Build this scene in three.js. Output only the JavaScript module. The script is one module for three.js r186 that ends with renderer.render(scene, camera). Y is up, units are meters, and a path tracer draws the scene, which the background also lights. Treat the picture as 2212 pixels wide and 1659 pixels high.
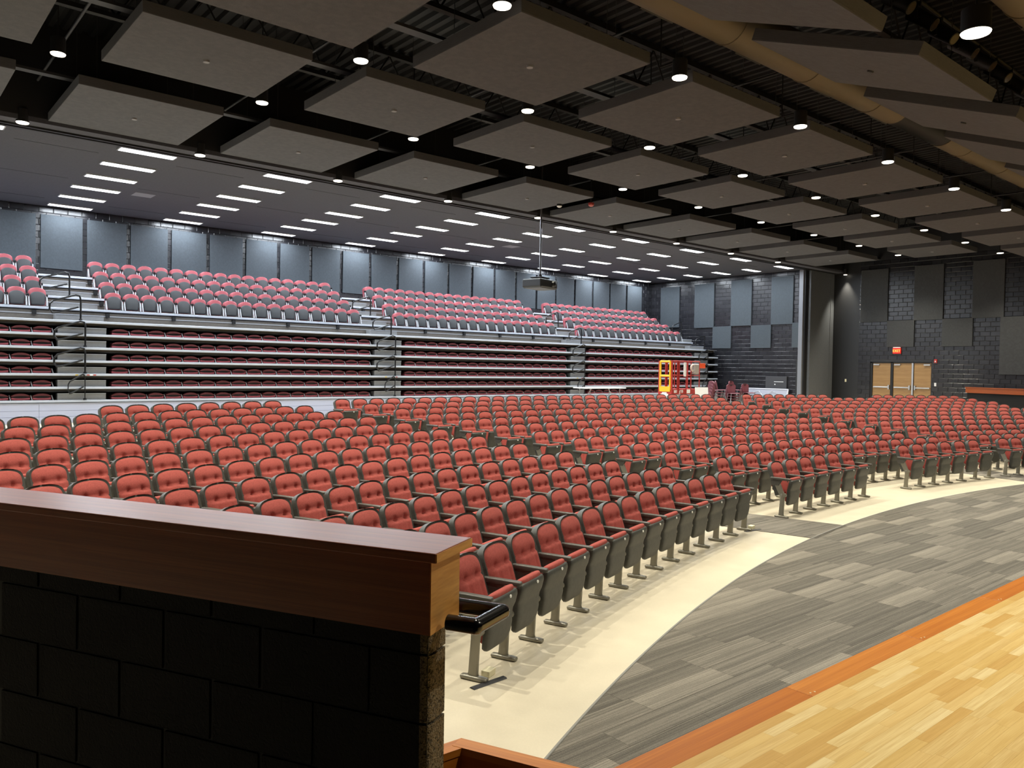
import * as THREE from 'three';
import { mergeGeometries, toCreasedNormals } from 'three/addons/utils/BufferGeometryUtils.js';
import { RoundedBoxGeometry } from 'three/addons/geometries/RoundedBoxGeometry.js';
import { RectAreaLightUniformsLib } from 'three/addons/lights/RectAreaLightUniformsLib.js';
import { FontLoader } from 'three/addons/loaders/FontLoader.js';
import { TextGeometry } from 'three/addons/geometries/TextGeometry.js';

// ---------------------------------------------------------------- camera, light, exposure
// House coordinates: X along the stage front, H height above the eye, Z from the stage towards the bleachers.
const EYE = 2.457;                                   // eye above the floor in front of the first row
const F = 1685, YAW = 0.702, PIT = -0.0205, ROL = -0.017;
const scene = new THREE.Scene();
scene.background = new THREE.Color(0x000000);
const camera = new THREE.PerspectiveCamera(2 * Math.atan(829.5 / F) * 180 / Math.PI, 2212 / 1659, 0.05, 200);
camera.position.set(0, EYE, 0);
camera.rotation.set(PIT, -YAW, -ROL, 'YXZ');
scene.add(camera);
const renderer = new THREE.WebGLRenderer({ antialias: true });
renderer.toneMapping = THREE.LinearToneMapping;
renderer.toneMappingExposure = 3.6;
renderer.shadowMap.enabled = true;
RectAreaLightUniformsLib.init();
const STRIP_POWER = 18, SPOT_POWER = 19;              // panels (per square metre) and downlights
const COOL = new THREE.Color().setRGB(0.84, 0.92, 1.0), WARM = new THREE.Color().setRGB(1.0, 0.935, 0.76);

// ---------------------------------------------------------------- helpers
const P = (X, H, Z) => new THREE.Vector3(X, H + EYE, -Z);
function ray(x, y) {
  const r3 = (x - 1106) / F, u3 = (829.5 - y) / F;
  const r = r3 * Math.cos(ROL) + u3 * Math.sin(ROL), u2 = -r3 * Math.sin(ROL) + u3 * Math.cos(ROL);
  const d = Math.cos(PIT) - u2 * Math.sin(PIT), u = Math.sin(PIT) + u2 * Math.cos(PIT);
  return [r * Math.cos(YAW) + d * Math.sin(YAW), u, -r * Math.sin(YAW) + d * Math.cos(YAW)];
}
const onX = (x, y, X) => { const v = ray(x, y), t = X / v[0]; return [X, v[1] * t, v[2] * t]; };
function project(X, H, Z) {
  const r = X * Math.cos(YAW) - Z * Math.sin(YAW), d = X * Math.sin(YAW) + Z * Math.cos(YAW);
  const d2 = d * Math.cos(PIT) + H * Math.sin(PIT), u2 = -d * Math.sin(PIT) + H * Math.cos(PIT);
  const r3 = r * Math.cos(ROL) - u2 * Math.sin(ROL), u3 = r * Math.sin(ROL) + u2 * Math.cos(ROL);
  return [1106 + F * r3 / d2, 829.5 - F * u3 / d2, d2];
}
let seed = 7;
const rnd = () => { seed = (seed * 1664525 + 1013904223) >>> 0; return seed / 4294967296; };
const taken = new Map();
function numbered(n) { const k = taken.get(n) || 0; taken.set(n, k + 1); return k ? n + '_' + String(k).padStart(3, '0') : n; }
function tag(o, label, category, group, kind) {
  if (label) o.userData.label = label;
  if (category) o.userData.category = category;
  if (group) o.userData.group = group;
  if (kind) o.userData.kind = kind;
  return o;
}
function shade(o) { o.traverse(c => { if (c.isMesh) { c.castShadow = true; c.receiveShadow = true; } }); return o; }
function mesh(name, geo, mat, parent) {
  const m = new THREE.Mesh(geo, mat); m.name = parent === scene ? numbered(name) : name;
  m.castShadow = m.receiveShadow = true; parent.add(m); return m;
}
function group(name, pos, turn = 0) {
  const g = new THREE.Group(); g.name = numbered(name); if (pos) g.position.copy(pos); g.rotation.y = turn; scene.add(g); return g;
}
function copy(o, name) { const c = o.clone(); c.name = numbered(name); scene.add(c); c.userData = {}; return c; }
const ORD = ['first', 'second', 'third', 'fourth', 'fifth', 'sixth', 'seventh', 'eighth', 'ninth', 'tenth', 'eleventh', 'twelfth', 'thirteenth', 'fourteenth', 'fifteenth', 'sixteenth', 'seventeenth', 'eighteenth', 'nineteenth', 'twentieth', 'twenty-first', 'twenty-second', 'twenty-third', 'twenty-fourth', 'twenty-fifth', 'twenty-sixth', 'twenty-seventh', 'twenty-eighth', 'twenty-ninth', 'thirtieth'];
// box from min to max in house coordinates, uv in metres
function bx(w, h, d) {
  const g = new THREE.BoxGeometry(w, h, d), p = g.attributes.position, n = g.attributes.normal, uv = g.attributes.uv;
  for (let i = 0; i < p.count; i++) {
    const ax = Math.abs(n.getX(i)), ay = Math.abs(n.getY(i));
    if (ax > 0.5) uv.setXY(i, p.getZ(i), p.getY(i)); else if (ay > 0.5) uv.setXY(i, p.getX(i), p.getZ(i)); else uv.setXY(i, p.getX(i), p.getY(i));
  }
  return g;
}
function hbox(X0, X1, H0, H1, Z0, Z1) { const c = P((X0 + X1) / 2, (H0 + H1) / 2, (Z0 + Z1) / 2); return bx(X1 - X0, H1 - H0, Z1 - Z0).translate(c.x, c.y, c.z); }
const merge = l => mergeGeometries(l.map(g => { const h = g.index ? g.toNonIndexed() : g.clone(); for (const k of Object.keys(h.attributes)) if (!['position', 'normal', 'uv'].includes(k)) h.deleteAttribute(k); if (!h.attributes.uv) h.setAttribute('uv', new THREE.BufferAttribute(new Float32Array(h.attributes.position.count * 2), 2)); return h; }));
function tube(points, r, seg = 24, rad = 8, curve = 'catmullrom', tension = 0.05) {
  const c = new THREE.CatmullRomCurve3(points, false, curve, tension);
  return new THREE.TubeGeometry(c, seg, r, rad, false);
}
function bar(a, b, r, rad = 6) {
  const d = b.clone().sub(a), g = new THREE.CylinderGeometry(r, r, d.length(), rad);
  g.applyQuaternion(new THREE.Quaternion().setFromUnitVectors(new THREE.Vector3(0, 1, 0), d.normalize()));
  const m = a.clone().add(b).multiplyScalar(0.5); return g.translate(m.x, m.y, m.z);
}
// loft of superellipse sections along y: rows [y, halfwidth, zcentre, halfdepth]
function loft(rows, m = 14, e = 4) {
  const pos = [], idx = [];
  for (const [y, w, zc, d] of rows) for (let i = 0; i < m; i++) {
    const a = (i + 0.5) / m * Math.PI * 2, c = Math.cos(a), s = Math.sin(a);
    pos.push(w * Math.sign(c) * Math.abs(c) ** (2 / e), y, zc + d * Math.sign(s) * Math.abs(s) ** (2 / e));
  }
  const n = rows.length;
  for (let r = 0; r < n - 1; r++) for (let i = 0; i < m; i++) {
    const a = r * m + i, b = r * m + (i + 1) % m, c = a + m, d = b + m; idx.push(a, c, b, b, c, d);
  }
  const b0 = pos.length / 3; pos.push(0, rows[0][0], rows[0][2]); pos.push(0, rows[n - 1][0], rows[n - 1][2]);
  for (let i = 0; i < m; i++) { idx.push(b0, i, (i + 1) % m); idx.push(b0 + 1, (n - 1) * m + (i + 1) % m, (n - 1) * m + i); }
  const g = new THREE.BufferGeometry(); g.setAttribute('position', new THREE.Float32BufferAttribute(pos, 3));
  const uv = []; for (let i = 0; i < pos.length; i += 3) uv.push(pos[i], pos[i + 1]);
  g.setAttribute('uv', new THREE.Float32BufferAttribute(uv, 2)); g.setIndex(idx); g.computeVertexNormals(); return g;
}
// upright pad with an arched top: front bulge z = front(u, v), flat back at -depth
function pad(W, H, front, depth, nu, nv, v0 = 0.78, n = 2.7, taper = 0.96) {
  const rows = [];
  const straight = Math.round(nv * 0.6);
  for (let i = 0; i <= straight; i++) { const v = v0 * i / straight; rows.push([v, taper + (1 - taper) * v / v0]); }
  for (let i = 1; i <= nv - straight; i++) { const a = i / (nv - straight) * Math.PI / 2 * 0.985; rows.push([v0 + (1 - v0) * Math.sin(a) ** (2 / n), Math.cos(a) ** (2 / n)]); }
  const pos = [], idx = [], uv = []; const m = (nu + 1) * 2;
  rows.forEach(([v, w]) => {
    for (let i = 0; i <= nu; i++) { const u = -1 + 2 * i / nu; pos.push(u * w * W, v * H, front(u * w, v, u)); uv.push(u * w * W, v * H); }
    for (let i = nu; i >= 0; i--) { const u = -1 + 2 * i / nu; pos.push(u * w * W, v * H, -depth); uv.push(u * w * W, v * H); }
  });
  for (let r = 0; r < rows.length - 1; r++) for (let i = 0; i < m; i++) {
    const a = r * m + i, b = r * m + (i + 1) % m, c = a + m, d = b + m; idx.push(a, b, c, b, d, c);
  }
  for (let i = 0; i < nu; i++) { const a = i, b = i + 1, c = m - 1 - i, d = m - 2 - i; idx.push(a, c, b, b, c, d); }
  const t = (rows.length - 1) * m;
  for (let i = 0; i < nu; i++) { const a = t + i, b = t + i + 1, c = t + m - 1 - i, d = t + m - 2 - i; idx.push(a, b, c, b, d, c); }
  const g = new THREE.BufferGeometry(); g.setAttribute('position', new THREE.Float32BufferAttribute(pos, 3));
  g.setAttribute('uv', new THREE.Float32BufferAttribute(uv, 2)); g.setIndex(idx); g.computeVertexNormals(); return g;
}
function extrude(pts, depth, bevel = 0, steps = 1) {
  const s = new THREE.Shape(pts.map(p => new THREE.Vector2(p[0], p[1])));
  return new THREE.ExtrudeGeometry(s, { depth, bevelEnabled: bevel > 0, bevelThickness: bevel, bevelSize: bevel, bevelSegments: steps, curveSegments: 6 });
}

// ---------------------------------------------------------------- textures and materials
const hash = (x, y) => { let h = (x * 374761393 + y * 668265263) | 0; h = Math.imul(h ^ (h >>> 13), 1274126177); return ((h ^ (h >>> 16)) >>> 0) / 4294967296; };
function vnoise(x, y, px, py) {
  const xi = Math.floor(x), yi = Math.floor(y), fx = x - xi, fy = y - yi, w = (a, n) => ((a % n) + n) % n;
  const sx = fx * fx * (3 - 2 * fx), sy = fy * fy * (3 - 2 * fy);
  const a = hash(w(xi, px), w(yi, py)), b = hash(w(xi + 1, px), w(yi, py)), c = hash(w(xi, px), w(yi + 1, py)), d = hash(w(xi + 1, px), w(yi + 1, py));
  return a + (b - a) * sx + (c - a) * sy + (a - b - c + d) * sx * sy;
}
function tex(w, h, fn, srgb = true, sx = 1, sy = 1) {
  const d = new Uint8Array(w * h * 4);
  for (let y = 0; y < h; y++) for (let x = 0; x < w; x++) {
    const c = fn(x / w, y / h, x, y), i = (y * w + x) * 4;
    for (let k = 0; k < 3; k++) d[i + k] = Math.max(0, Math.min(255, 255 * (c.length ? c[k] : c))); d[i + 3] = 255;
  }
  const t = new THREE.DataTexture(d, w, h); t.wrapS = t.wrapT = THREE.RepeatWrapping; t.magFilter = THREE.LinearFilter; t.minFilter = THREE.LinearMipmapLinearFilter; t.generateMipmaps = true;
  if (srgb) t.colorSpace = THREE.SRGBColorSpace; t.repeat.set(1 / sx, 1 / sy); t.needsUpdate = true; return t;
}
const std = (color, roughness = 0.8, extra = {}) => new THREE.MeshStandardMaterial({ color, roughness, metalness: 0, ...extra });
const fabricTex = tex(256, 256, (u, v, x, y) => { const n = 0.80 + 0.13 * hash(x, y) + 0.10 * vnoise(u * 40, v * 40, 40, 40) + ((x + y) % 4 < 2 ? 0.02 : -0.02); return n; }, true, 0.3, 0.3);
const grainTex = tex(256, 256, (u, v, x, y) => 0.82 + 0.10 * hash(x, y) + 0.08 * vnoise(u * 24, v * 24, 24, 24), true, 0.6, 0.6);
const roughBump = tex(512, 512, (u, v, x, y) => 0.35 * vnoise(u * 60, v * 60, 60, 60) + 0.35 * vnoise(u * 150, v * 150, 150, 150) + 0.3 * hash(x, y) - (vnoise(u * 90 + 7, v * 90, 90, 90) > 0.78 ? 0.5 : 0), false, 0.5, 0.5);
const paintBump = tex(256, 256, (u, v) => 0.5 * vnoise(u * 30, v * 30, 30, 30) + 0.5 * vnoise(u * 80, v * 80, 80, 80), false, 0.5, 0.5);
const concTex = tex(512, 512, (u, v, x, y) => { const n = 0.90 + 0.05 * vnoise(u * 6, v * 6, 6, 6) + 0.03 * vnoise(u * 24, v * 24, 24, 24) + 0.02 * hash(x, y); return [n, n * 0.985, n * 0.955]; }, true, 4, 4);
function woodTex(base, dark, ring, seedOff, sx, sy) {
  return tex(512, 128, (u, v, x, y) => {
    const w = vnoise(u * 3 + seedOff, v * 6, 3, 6), f = vnoise(u * 8, v * 64 + seedOff, 8, 64), s = vnoise(u * 2 + seedOff, v * 14, 2, 14);
    const k = Math.min(1, Math.max(0, 0.5 * f + 0.35 * s + 0.25 * w - 0.15)) * ring + 0.04 * hash(x, y);
    return [base[0] + (dark[0] - base[0]) * k, base[1] + (dark[1] - base[1]) * k, base[2] + (dark[2] - base[2]) * k];
  }, true, sx, sy);
}
const M = {
  fabric: std(0xb2554e, 0.96, { map: fabricTex }),
  plastic: std(0x51524f, 0.5, { map: grainTex }),
  armPlastic: std(0x4c4a46, 0.42),
  post: std(0x8a877c, 0.36, { metalness: 0.45 }),
  disc: std(0xf2f2ee, 0.4),
  concrete: std(0xdcd5c4, 0.5, { map: concTex }),
  wallPaint: std(0x2b2b2f, 0.42, { bumpMap: paintBump, bumpScale: 0.0015 }),
  joint: std(0x1c1c20, 0.45),
  drywall: std(0x37373b, 0.75, { map: grainTex }),
  soffit: std(0x494951, 0.85, { map: grainTex }),
  cloud: std(0x57575c, 0.92, { map: grainTex }),
  panel: std(0x454c52, 0.93, { map: grainTex }),
  panelDark: std(0x45474a, 0.93, { map: grainTex }),
  black: std(0x0c0c0e, 0.6),
  deckBlack: std(0x09090c, 0.7),
  steelDark: std(0x333337, 0.6),
  duct: std(0x6c604c, 0.6),
  alu: std(0xb9bec8, 0.42, { metalness: 0.15 }),
  aluDull: std(0xa9aaae, 0.5, { metalness: 0.45 }),
  fascia: std(0xb4b8cc, 0.5),
  riser: std(0x6d665e, 0.7, { map: grainTex }),
  ply: std(0x42382a, 0.7, { map: grainTex }),
  stepGrey: std(0x8f8f8f, 0.6, { map: grainTex }),
  railBlack: std(0x101012, 0.3),
  glossBlack: new THREE.MeshPhysicalMaterial({ color: 0x0a0a0b, roughness: 0.22, clearcoat: 0.8, clearcoatRoughness: 0.12 }),
  bleachRed: std(0xa24c54, 0.6),
  bleachMaroon: std(0x6a2f34, 0.7),
  bleachShell: std(0x3b3d40, 0.6),
  lampWhite: std(0xffffff, 0.5, { emissive: 0xf2f8ff, emissiveIntensity: 1.6 }),
  lampWarm: std(0xffffff, 0.5, { emissive: 0xfff4dc, emissiveIntensity: 1.8 }),
  white: std(0xe8e8ea, 0.5),
  cream: std(0xe9e2c0, 0.5),
  doorWood: std(0xa8875a, 0.5, { map: woodTex([0.98, 0.96, 0.92], [0.78, 0.72, 0.64], 0.8, 3, 1.2, 0.5) }),
  steel: std(0xb9bbbd, 0.3, { metalness: 0.85 }),
  liftRed: std(0x9c2823, 0.5), liftYellow: std(0xdca91a, 0.5),
  purple: std(0x6b3743, 0.5),
  tableGrey: std(0x9698a4, 0.6),
  carpetEdge: std(0x8b8a86, 0.6),
};
const capWood = new THREE.MeshPhysicalMaterial({ color: 0xb0602c, roughness: 0.4, map: woodTex([1, 0.95, 0.9], [0.72, 0.6, 0.55], 0.9, 1, 1.4, 0.12), clearcoat: 0.4, clearcoatRoughness: 0.3 });
const capEnd = std(0xdcac66, 0.5, { map: woodTex([1, 0.97, 0.93], [0.78, 0.68, 0.55], 0.7, 5, 0.3, 0.3) });
const orangeWood = [0, 1, 2].map(i => std([0xd58a36, 0xcf8231, 0xdb9242][i], 0.42, { map: woodTex([1, 0.97, 0.93], [0.80, 0.68, 0.55], 0.8, 11 + i, 1.6, 0.15) }));

// ---------------------------------------------------------------- floors
const CX = 15.816, CZ = -23.096, R0 = 30.44, DR = 0.9478, FRONT = -2.457, BACK = -1.70, CARPET_R = 29.42;
const rampStart = R0 + 1.73 * DR;
const floorH = R => Math.min(BACK, FRONT + Math.max(0, R - rampStart) * 0.0806);
const XL = -5, XR = 37, XBAY = 34.5, XBAYL = -2.4, ZBACK = 28.7, ZSTAGE = 2.05, HS = -1.57, ROOF = 7.0;
{
  const x0 = XL, x1 = XR, z0 = 1.2, z1 = ZBACK, nx = 140, nz = 92, pos = [], uv = [], idx = [];
  for (let j = 0; j <= nz; j++) for (let i = 0; i <= nx; i++) {
    const X = x0 + (x1 - x0) * i / nx, Z = z0 + (z1 - z0) * j / nz, R = Math.hypot(X - CX, Z - CZ), v = P(X, floorH(R), Z);
    pos.push(v.x, v.y, v.z); uv.push(X, Z);
  }
  for (let j = 0; j < nz; j++) for (let i = 0; i < nx; i++) { const a = j * (nx + 1) + i, b = a + 1, c = a + nx + 1, d = c + 1; idx.push(a, b, c, b, d, c); }
  const g = new THREE.BufferGeometry(); g.setAttribute('position', new THREE.Float32BufferAttribute(pos, 3)); g.setAttribute('uv', new THREE.Float32BufferAttribute(uv, 2)); g.setIndex(idx); g.computeVertexNormals();
  const f = mesh('floor', g, M.concrete, scene); tag(f, 'cream sealed concrete floor sloping up under the seats', 'floor', null, 'structure');
  const sub = mesh('floor_slab', hbox(XL - 0.3, XR + 0.3, FRONT - 0.5, FRONT - 0.02, -9, ZBACK + 0.3), M.concrete, scene); tag(sub, 'concrete slab beneath the sloping floor', 'floor', null, 'structure');
}
// carpet planks: 25 cm by 1 m, clipped to the curved edge and to the aisles
const carpetMats = [0, 1, 2, 3, 4, 5].map(k => {
  const lum = [0.38, 0.42, 0.45, 0.40, 0.50, 0.43][k];
  return std(0xffffff, 0.98, {
    map: tex(256, 256, (u, v, x, y) => {
      const band = vnoise(u * 2 + k * 3.1, v * 14 + k * 5.7, 2, 14), line = hash(Math.floor(y / 2) + k * 77, 3), seg = vnoise(u * 5, Math.floor(y / 2) * 3.7, 5, 900);
      let l = lum * (0.88 + 0.20 * band) + (line > 0.82 && seg > 0.4 ? 0.09 : 0) - (line < 0.22 ? 0.07 : 0) + (hash(x, y) - 0.5) * 0.14;
      return [l * 1.01, l * 0.965, l * 0.89];
    }, true, 1, 0.25)
  });
});
function clip(poly, edges) {                        // convex clip, edges are [a, b, c]: keep a*x + b*z <= c
  for (const [a, b, c] of edges) {
    const out = [];
    for (let i = 0; i < poly.length; i++) {
      const p = poly[i], q = poly[(i + 1) % poly.length], dp = a * p[0] + b * p[1] - c, dq = a * q[0] + b * q[1] - c;
      if (dp <= 0) out.push(p);
      if ((dp < 0 && dq > 0) || (dp > 0 && dq < 0)) { const t = dp / (dp - dq); out.push([p[0] + (q[0] - p[0]) * t, p[1] + (q[1] - p[1]) * t]); }
    }
    poly = out; if (poly.length < 3) return null;
  }
  return poly;
}
function plankGeo(poly, thick, heightAt) {          // a thin slab over a polygon in (X, Z)
  const n = poly.length, pos = [], idx = [], uv = [];
  for (const up of [1, 0]) for (const [X, Z] of poly) { const v = P(X, heightAt(X, Z) + (up ? thick : 0), Z); pos.push(v.x, v.y, v.z); uv.push(X, Z); }
  for (let i = 1; i < n - 1; i++) idx.push(0, i, i + 1);
  const g = new THREE.BufferGeometry();
  for (let i = 0; i < n; i++) { const j = (i + 1) % n; idx.push(i, i + n, j, j, i + n, j + n); }
  g.setAttribute('position', new THREE.Float32BufferAttribute(pos, 3)); g.setAttribute('uv', new THREE.Float32BufferAttribute(uv, 2)); g.setIndex(idx);
  const t = g.toNonIndexed(); t.computeVertexNormals(); return t;
}
const discEdges = []; for (let a = -40; a <= 40; a += 0.5) { const t = a * Math.PI / 180; discEdges.push([Math.sin(t), Math.cos(t), CARPET_R * Math.cos(0.25 * Math.PI / 180) + CX * Math.sin(t) + CZ * Math.cos(t)]); }
const polar = (R, deg) => { const t = deg * Math.PI / 180; return [CX + R * Math.sin(t), CZ + R * Math.cos(t)]; };
function quadEdges(q) { const e = []; for (let i = 0; i < q.length; i++) { const a = q[i], b = q[(i + 1) % q.length], nx = b[1] - a[1], nz = -(b[0] - a[0]); e.push([nx, nz, nx * a[0] + nz * a[1]]); } return e; }
const ccw = q => { let s = 0; q.forEach((a, i) => { const b = q[(i + 1) % q.length]; s += a[0] * b[1] - b[0] * a[1]; }); return s > 0 ? q : q.slice().reverse(); };
{
  const carpet = group('floor_carpet'); tag(carpet, 'grey striped carpet planks between the stage and the seats', 'carpet', null, 'structure');
  const cand = [], aisles = [[[CARPET_R - 0.06, -9.62], [CARPET_R - 0.06, -6.95], [34.6, -8.1], [34.6, -10.35]], [[CARPET_R - 0.06, 9.9], [CARPET_R - 0.06, 11.9], [34.6, 13.3], [34.6, 10.6]]].map(q => quadEdges(ccw(q.map(([r, a]) => polar(r, a)))));
  const flat = (X, Z) => floorH(Math.hypot(X - CX, Z - CZ)) + 0.001;
  for (let row = 0; row < 40; row++) {
    const Z0 = ZSTAGE + 0.02 + row * 0.25, off = rnd();
    for (let c = -3; c < 37; c++) {
      const X0 = c + off - 1, rect = [[X0, Z0], [X0 + 0.998, Z0], [X0 + 0.998, Z0 + 0.248], [X0, Z0 + 0.248]], k = Math.floor(rnd() * 6);
      if (X0 > 35.5 || X0 < -4.5) continue;
      const parts = [clip(rect, discEdges), ...aisles.map(a => { const q = clip(rect, a); return q && clip(q, [[0, 0, 1]]); })];
      parts.forEach((q, i) => {
        if (!q) return;
        if (i && Math.max(...q.map(p => Math.hypot(p[0] - CX, p[1] - CZ))) > 33.8) return;
        const m = project(X0 + 0.5, FRONT, Z0 + 0.12); cand.push([q, k, m[0] > -80 && m[0] < 2400 && m[1] < 1800 && m[2] > 0 ? m[2] : 999]);
      });
    }
  }
  cand.sort((a, b) => a[2] - b[2]);
  const rest = [[], [], [], [], [], []];
  cand.forEach(([q, k], i) => { const g = plankGeo(q, 0.006, flat); if (i < 290) mesh('carpet_plank', g, carpetMats[k], carpet); else rest[k].push(g); });
  rest.forEach((l, k) => { if (l.length) { const m = mesh('distant_carpet', merge(l), carpetMats[k], carpet); m.userData.kind = 'stuff'; } });
  // carpet up the aisles, too far to tell the planks apart
  const up = [];
  for (const [a0, a1, b0, b1] of [[-10.3, -7.9, -11.8, -9.55], [10.5, 13.2, 11.7, 13.8]]) for (let i = 0; i < 14; i++) {
    const ra = 33.7 + i * 0.6, rb = ra + 0.6, f = i / 13, g = (i + 1) / 13, L = (p, q, t) => p + (q - p) * t;
    up.push(plankGeo(ccw([polar(ra, L(a0, b0, f)), polar(ra, L(a1, b1, f)), polar(rb, L(a1, b1, g)), polar(rb, L(a0, b0, g))]), 0.006, flat));
  }
  mesh('aisle_carpet', merge(up), carpetMats[0], carpet).userData.kind = 'stuff';
  // metal edging along the curve
  const ed = []; for (let a = -26; a < 26; a += 0.5) ed.push(P(CX + CARPET_R * Math.sin(a * Math.PI / 180), FRONT + 0.004, CZ + CARPET_R * Math.cos(a * Math.PI / 180)));
  mesh('edge_strip', new THREE.TubeGeometry(new THREE.CatmullRomCurve3(ed), 160, 0.012, 6), M.carpetEdge, carpet);
}
// ---------------------------------------------------------------- stage
{
  const boardMats = [];
  const tones = [[0.96, 0.84, 0.58], [0.95, 0.82, 0.54], [0.98, 0.88, 0.64], [0.92, 0.78, 0.49], [0.96, 0.85, 0.60], [0.89, 0.73, 0.44], [0.99, 0.90, 0.68], [0.95, 0.82, 0.55]];
  tones.forEach((t, i) => boardMats.push(new THREE.MeshPhysicalMaterial({ color: 0xffffff, roughness: 0.36, clearcoat: 0.3, clearcoatRoughness: 0.3, map: woodTex(t, [t[0] * 0.86, t[1] * 0.79, t[2] * 0.66], i % 2 === 0 ? 1.0 : 0.7, i * 2 + 20, 0.7, 0.16) })));
  const st = group('stage_floor'); tag(st, 'pale maple strip stage floor with an orange stained border', 'stage', null, 'structure');
  mesh('stage_base', hbox(XL, XR, FRONT - 0.01, HS - 0.021, -8, ZSTAGE - 0.005), M.ply, st);
  const cand = [], W = 0.0555, Z1 = 1.908;
  for (let r = 0; r < 44; r++) {
    let X = 1.0 + rnd() * 0.5; const zc = Z1 - W * (r + 0.5);
    while (X < 14) { const L = 0.2 + rnd() * 0.7, p = project(X + L / 2, HS, zc); cand.push([X, X + L, zc, Math.floor(rnd() * 8), p[2] > 0.3 && p[0] < 2300 && p[1] < 1800 ? p[2] : 99]); X += L; }
  }
  cand.sort((a, b) => a[4] - b[4]);
  const rest = tones.map(() => []);
  cand.forEach(([a, b, zc, k], i) => {
    const g = bx(b - a - 0.0005, 0.02, W - 0.0005), uv = g.attributes.uv; for (let q = 0; q < uv.count; q++) uv.setXY(q, uv.getX(q) + a * 1.7, uv.getY(q) + zc * 3.1);
    const c = P((a + b) / 2, HS - 0.01, zc); g.translate(c.x, c.y, c.z);
    if (i < 295) mesh('floor_board', g, boardMats[k], st); else rest[k].push(g);
  });
  rest.forEach((l, k) => { if (l.length) mesh('outer_boards', merge(l), boardMats[k], st).userData.kind = 'stuff'; });
  mesh('rear_boards', merge([hbox(14, XR, HS - 0.02, HS, -8, Z1), hbox(1, 14, HS - 0.02, HS, -8, Z1 - W * 44)]), boardMats[3], st).userData.kind = 'stuff';
  mesh('wing_floor', hbox(XL, 1.0, HS - 0.02, HS, -8, Z1), M.black, st);
  // stained border boards along the front edge, with pale filler dots at the ends
  let X = 1.0, n = 0;
  while (X < 20) {
    const L = 1.28, g = new RoundedBoxGeometry(L - 0.002, 0.05, 0.145, 2, 0.006); const uv = g.attributes.uv, p = g.attributes.position; for (let q = 0; q < uv.count; q++) uv.setXY(q, p.getX(q) + n * 0.7, p.getZ(q) + p.getY(q));
    const c = P(X + L / 2, HS - 0.024, (ZSTAGE + Z1 + 0.002) / 2); const b = mesh('border_board', g.translate(c.x, c.y, c.z), orangeWood[n % 3], st);
    for (const dx of [0.03, 0.06]) { const d = P(X + dx, HS + 0.0012, Z1 + 0.035 - dx * 0.2); mesh('screw_plug', new THREE.CylinderGeometry(0.005, 0.005, 0.001, 8).translate(d.x, d.y, d.z), M.cream, b); }
    X += L; n++;
  }
}
// knee wall of orange boards beside the stage steps
{
  const g = group('knee_wall', P(1.968, HS, 2.622)); tag(g, 'low orange wooden knee wall around the stage steps', 'knee wall');
  const dir = Math.atan2(-0.463, 0.209);              // towards the stage edge
  const run = (name, L, turn, mat, h0, h1, th, off) => { const q = bx(L, h1 - h0, th); q.translate(L / 2, (h0 + h1) / 2, off); q.rotateY(turn); return mesh(name, q, mat, g); };
  run('cap_board', 0.62, dir, orangeWood[2], -0.03, 0, 0.074, 0.037);
  run('cap_board', 0.9, Math.PI * 0.985, orangeWood[0], -0.031, -0.001, 0.074, -0.037);
  run('side_board', 0.62, dir, orangeWood[1], -0.86, -0.03, 0.06, 0.040);
  run('side_board', 0.9, Math.PI * 0.985, orangeWood[1], -0.86, -0.031, 0.06, -0.040);
}
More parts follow.
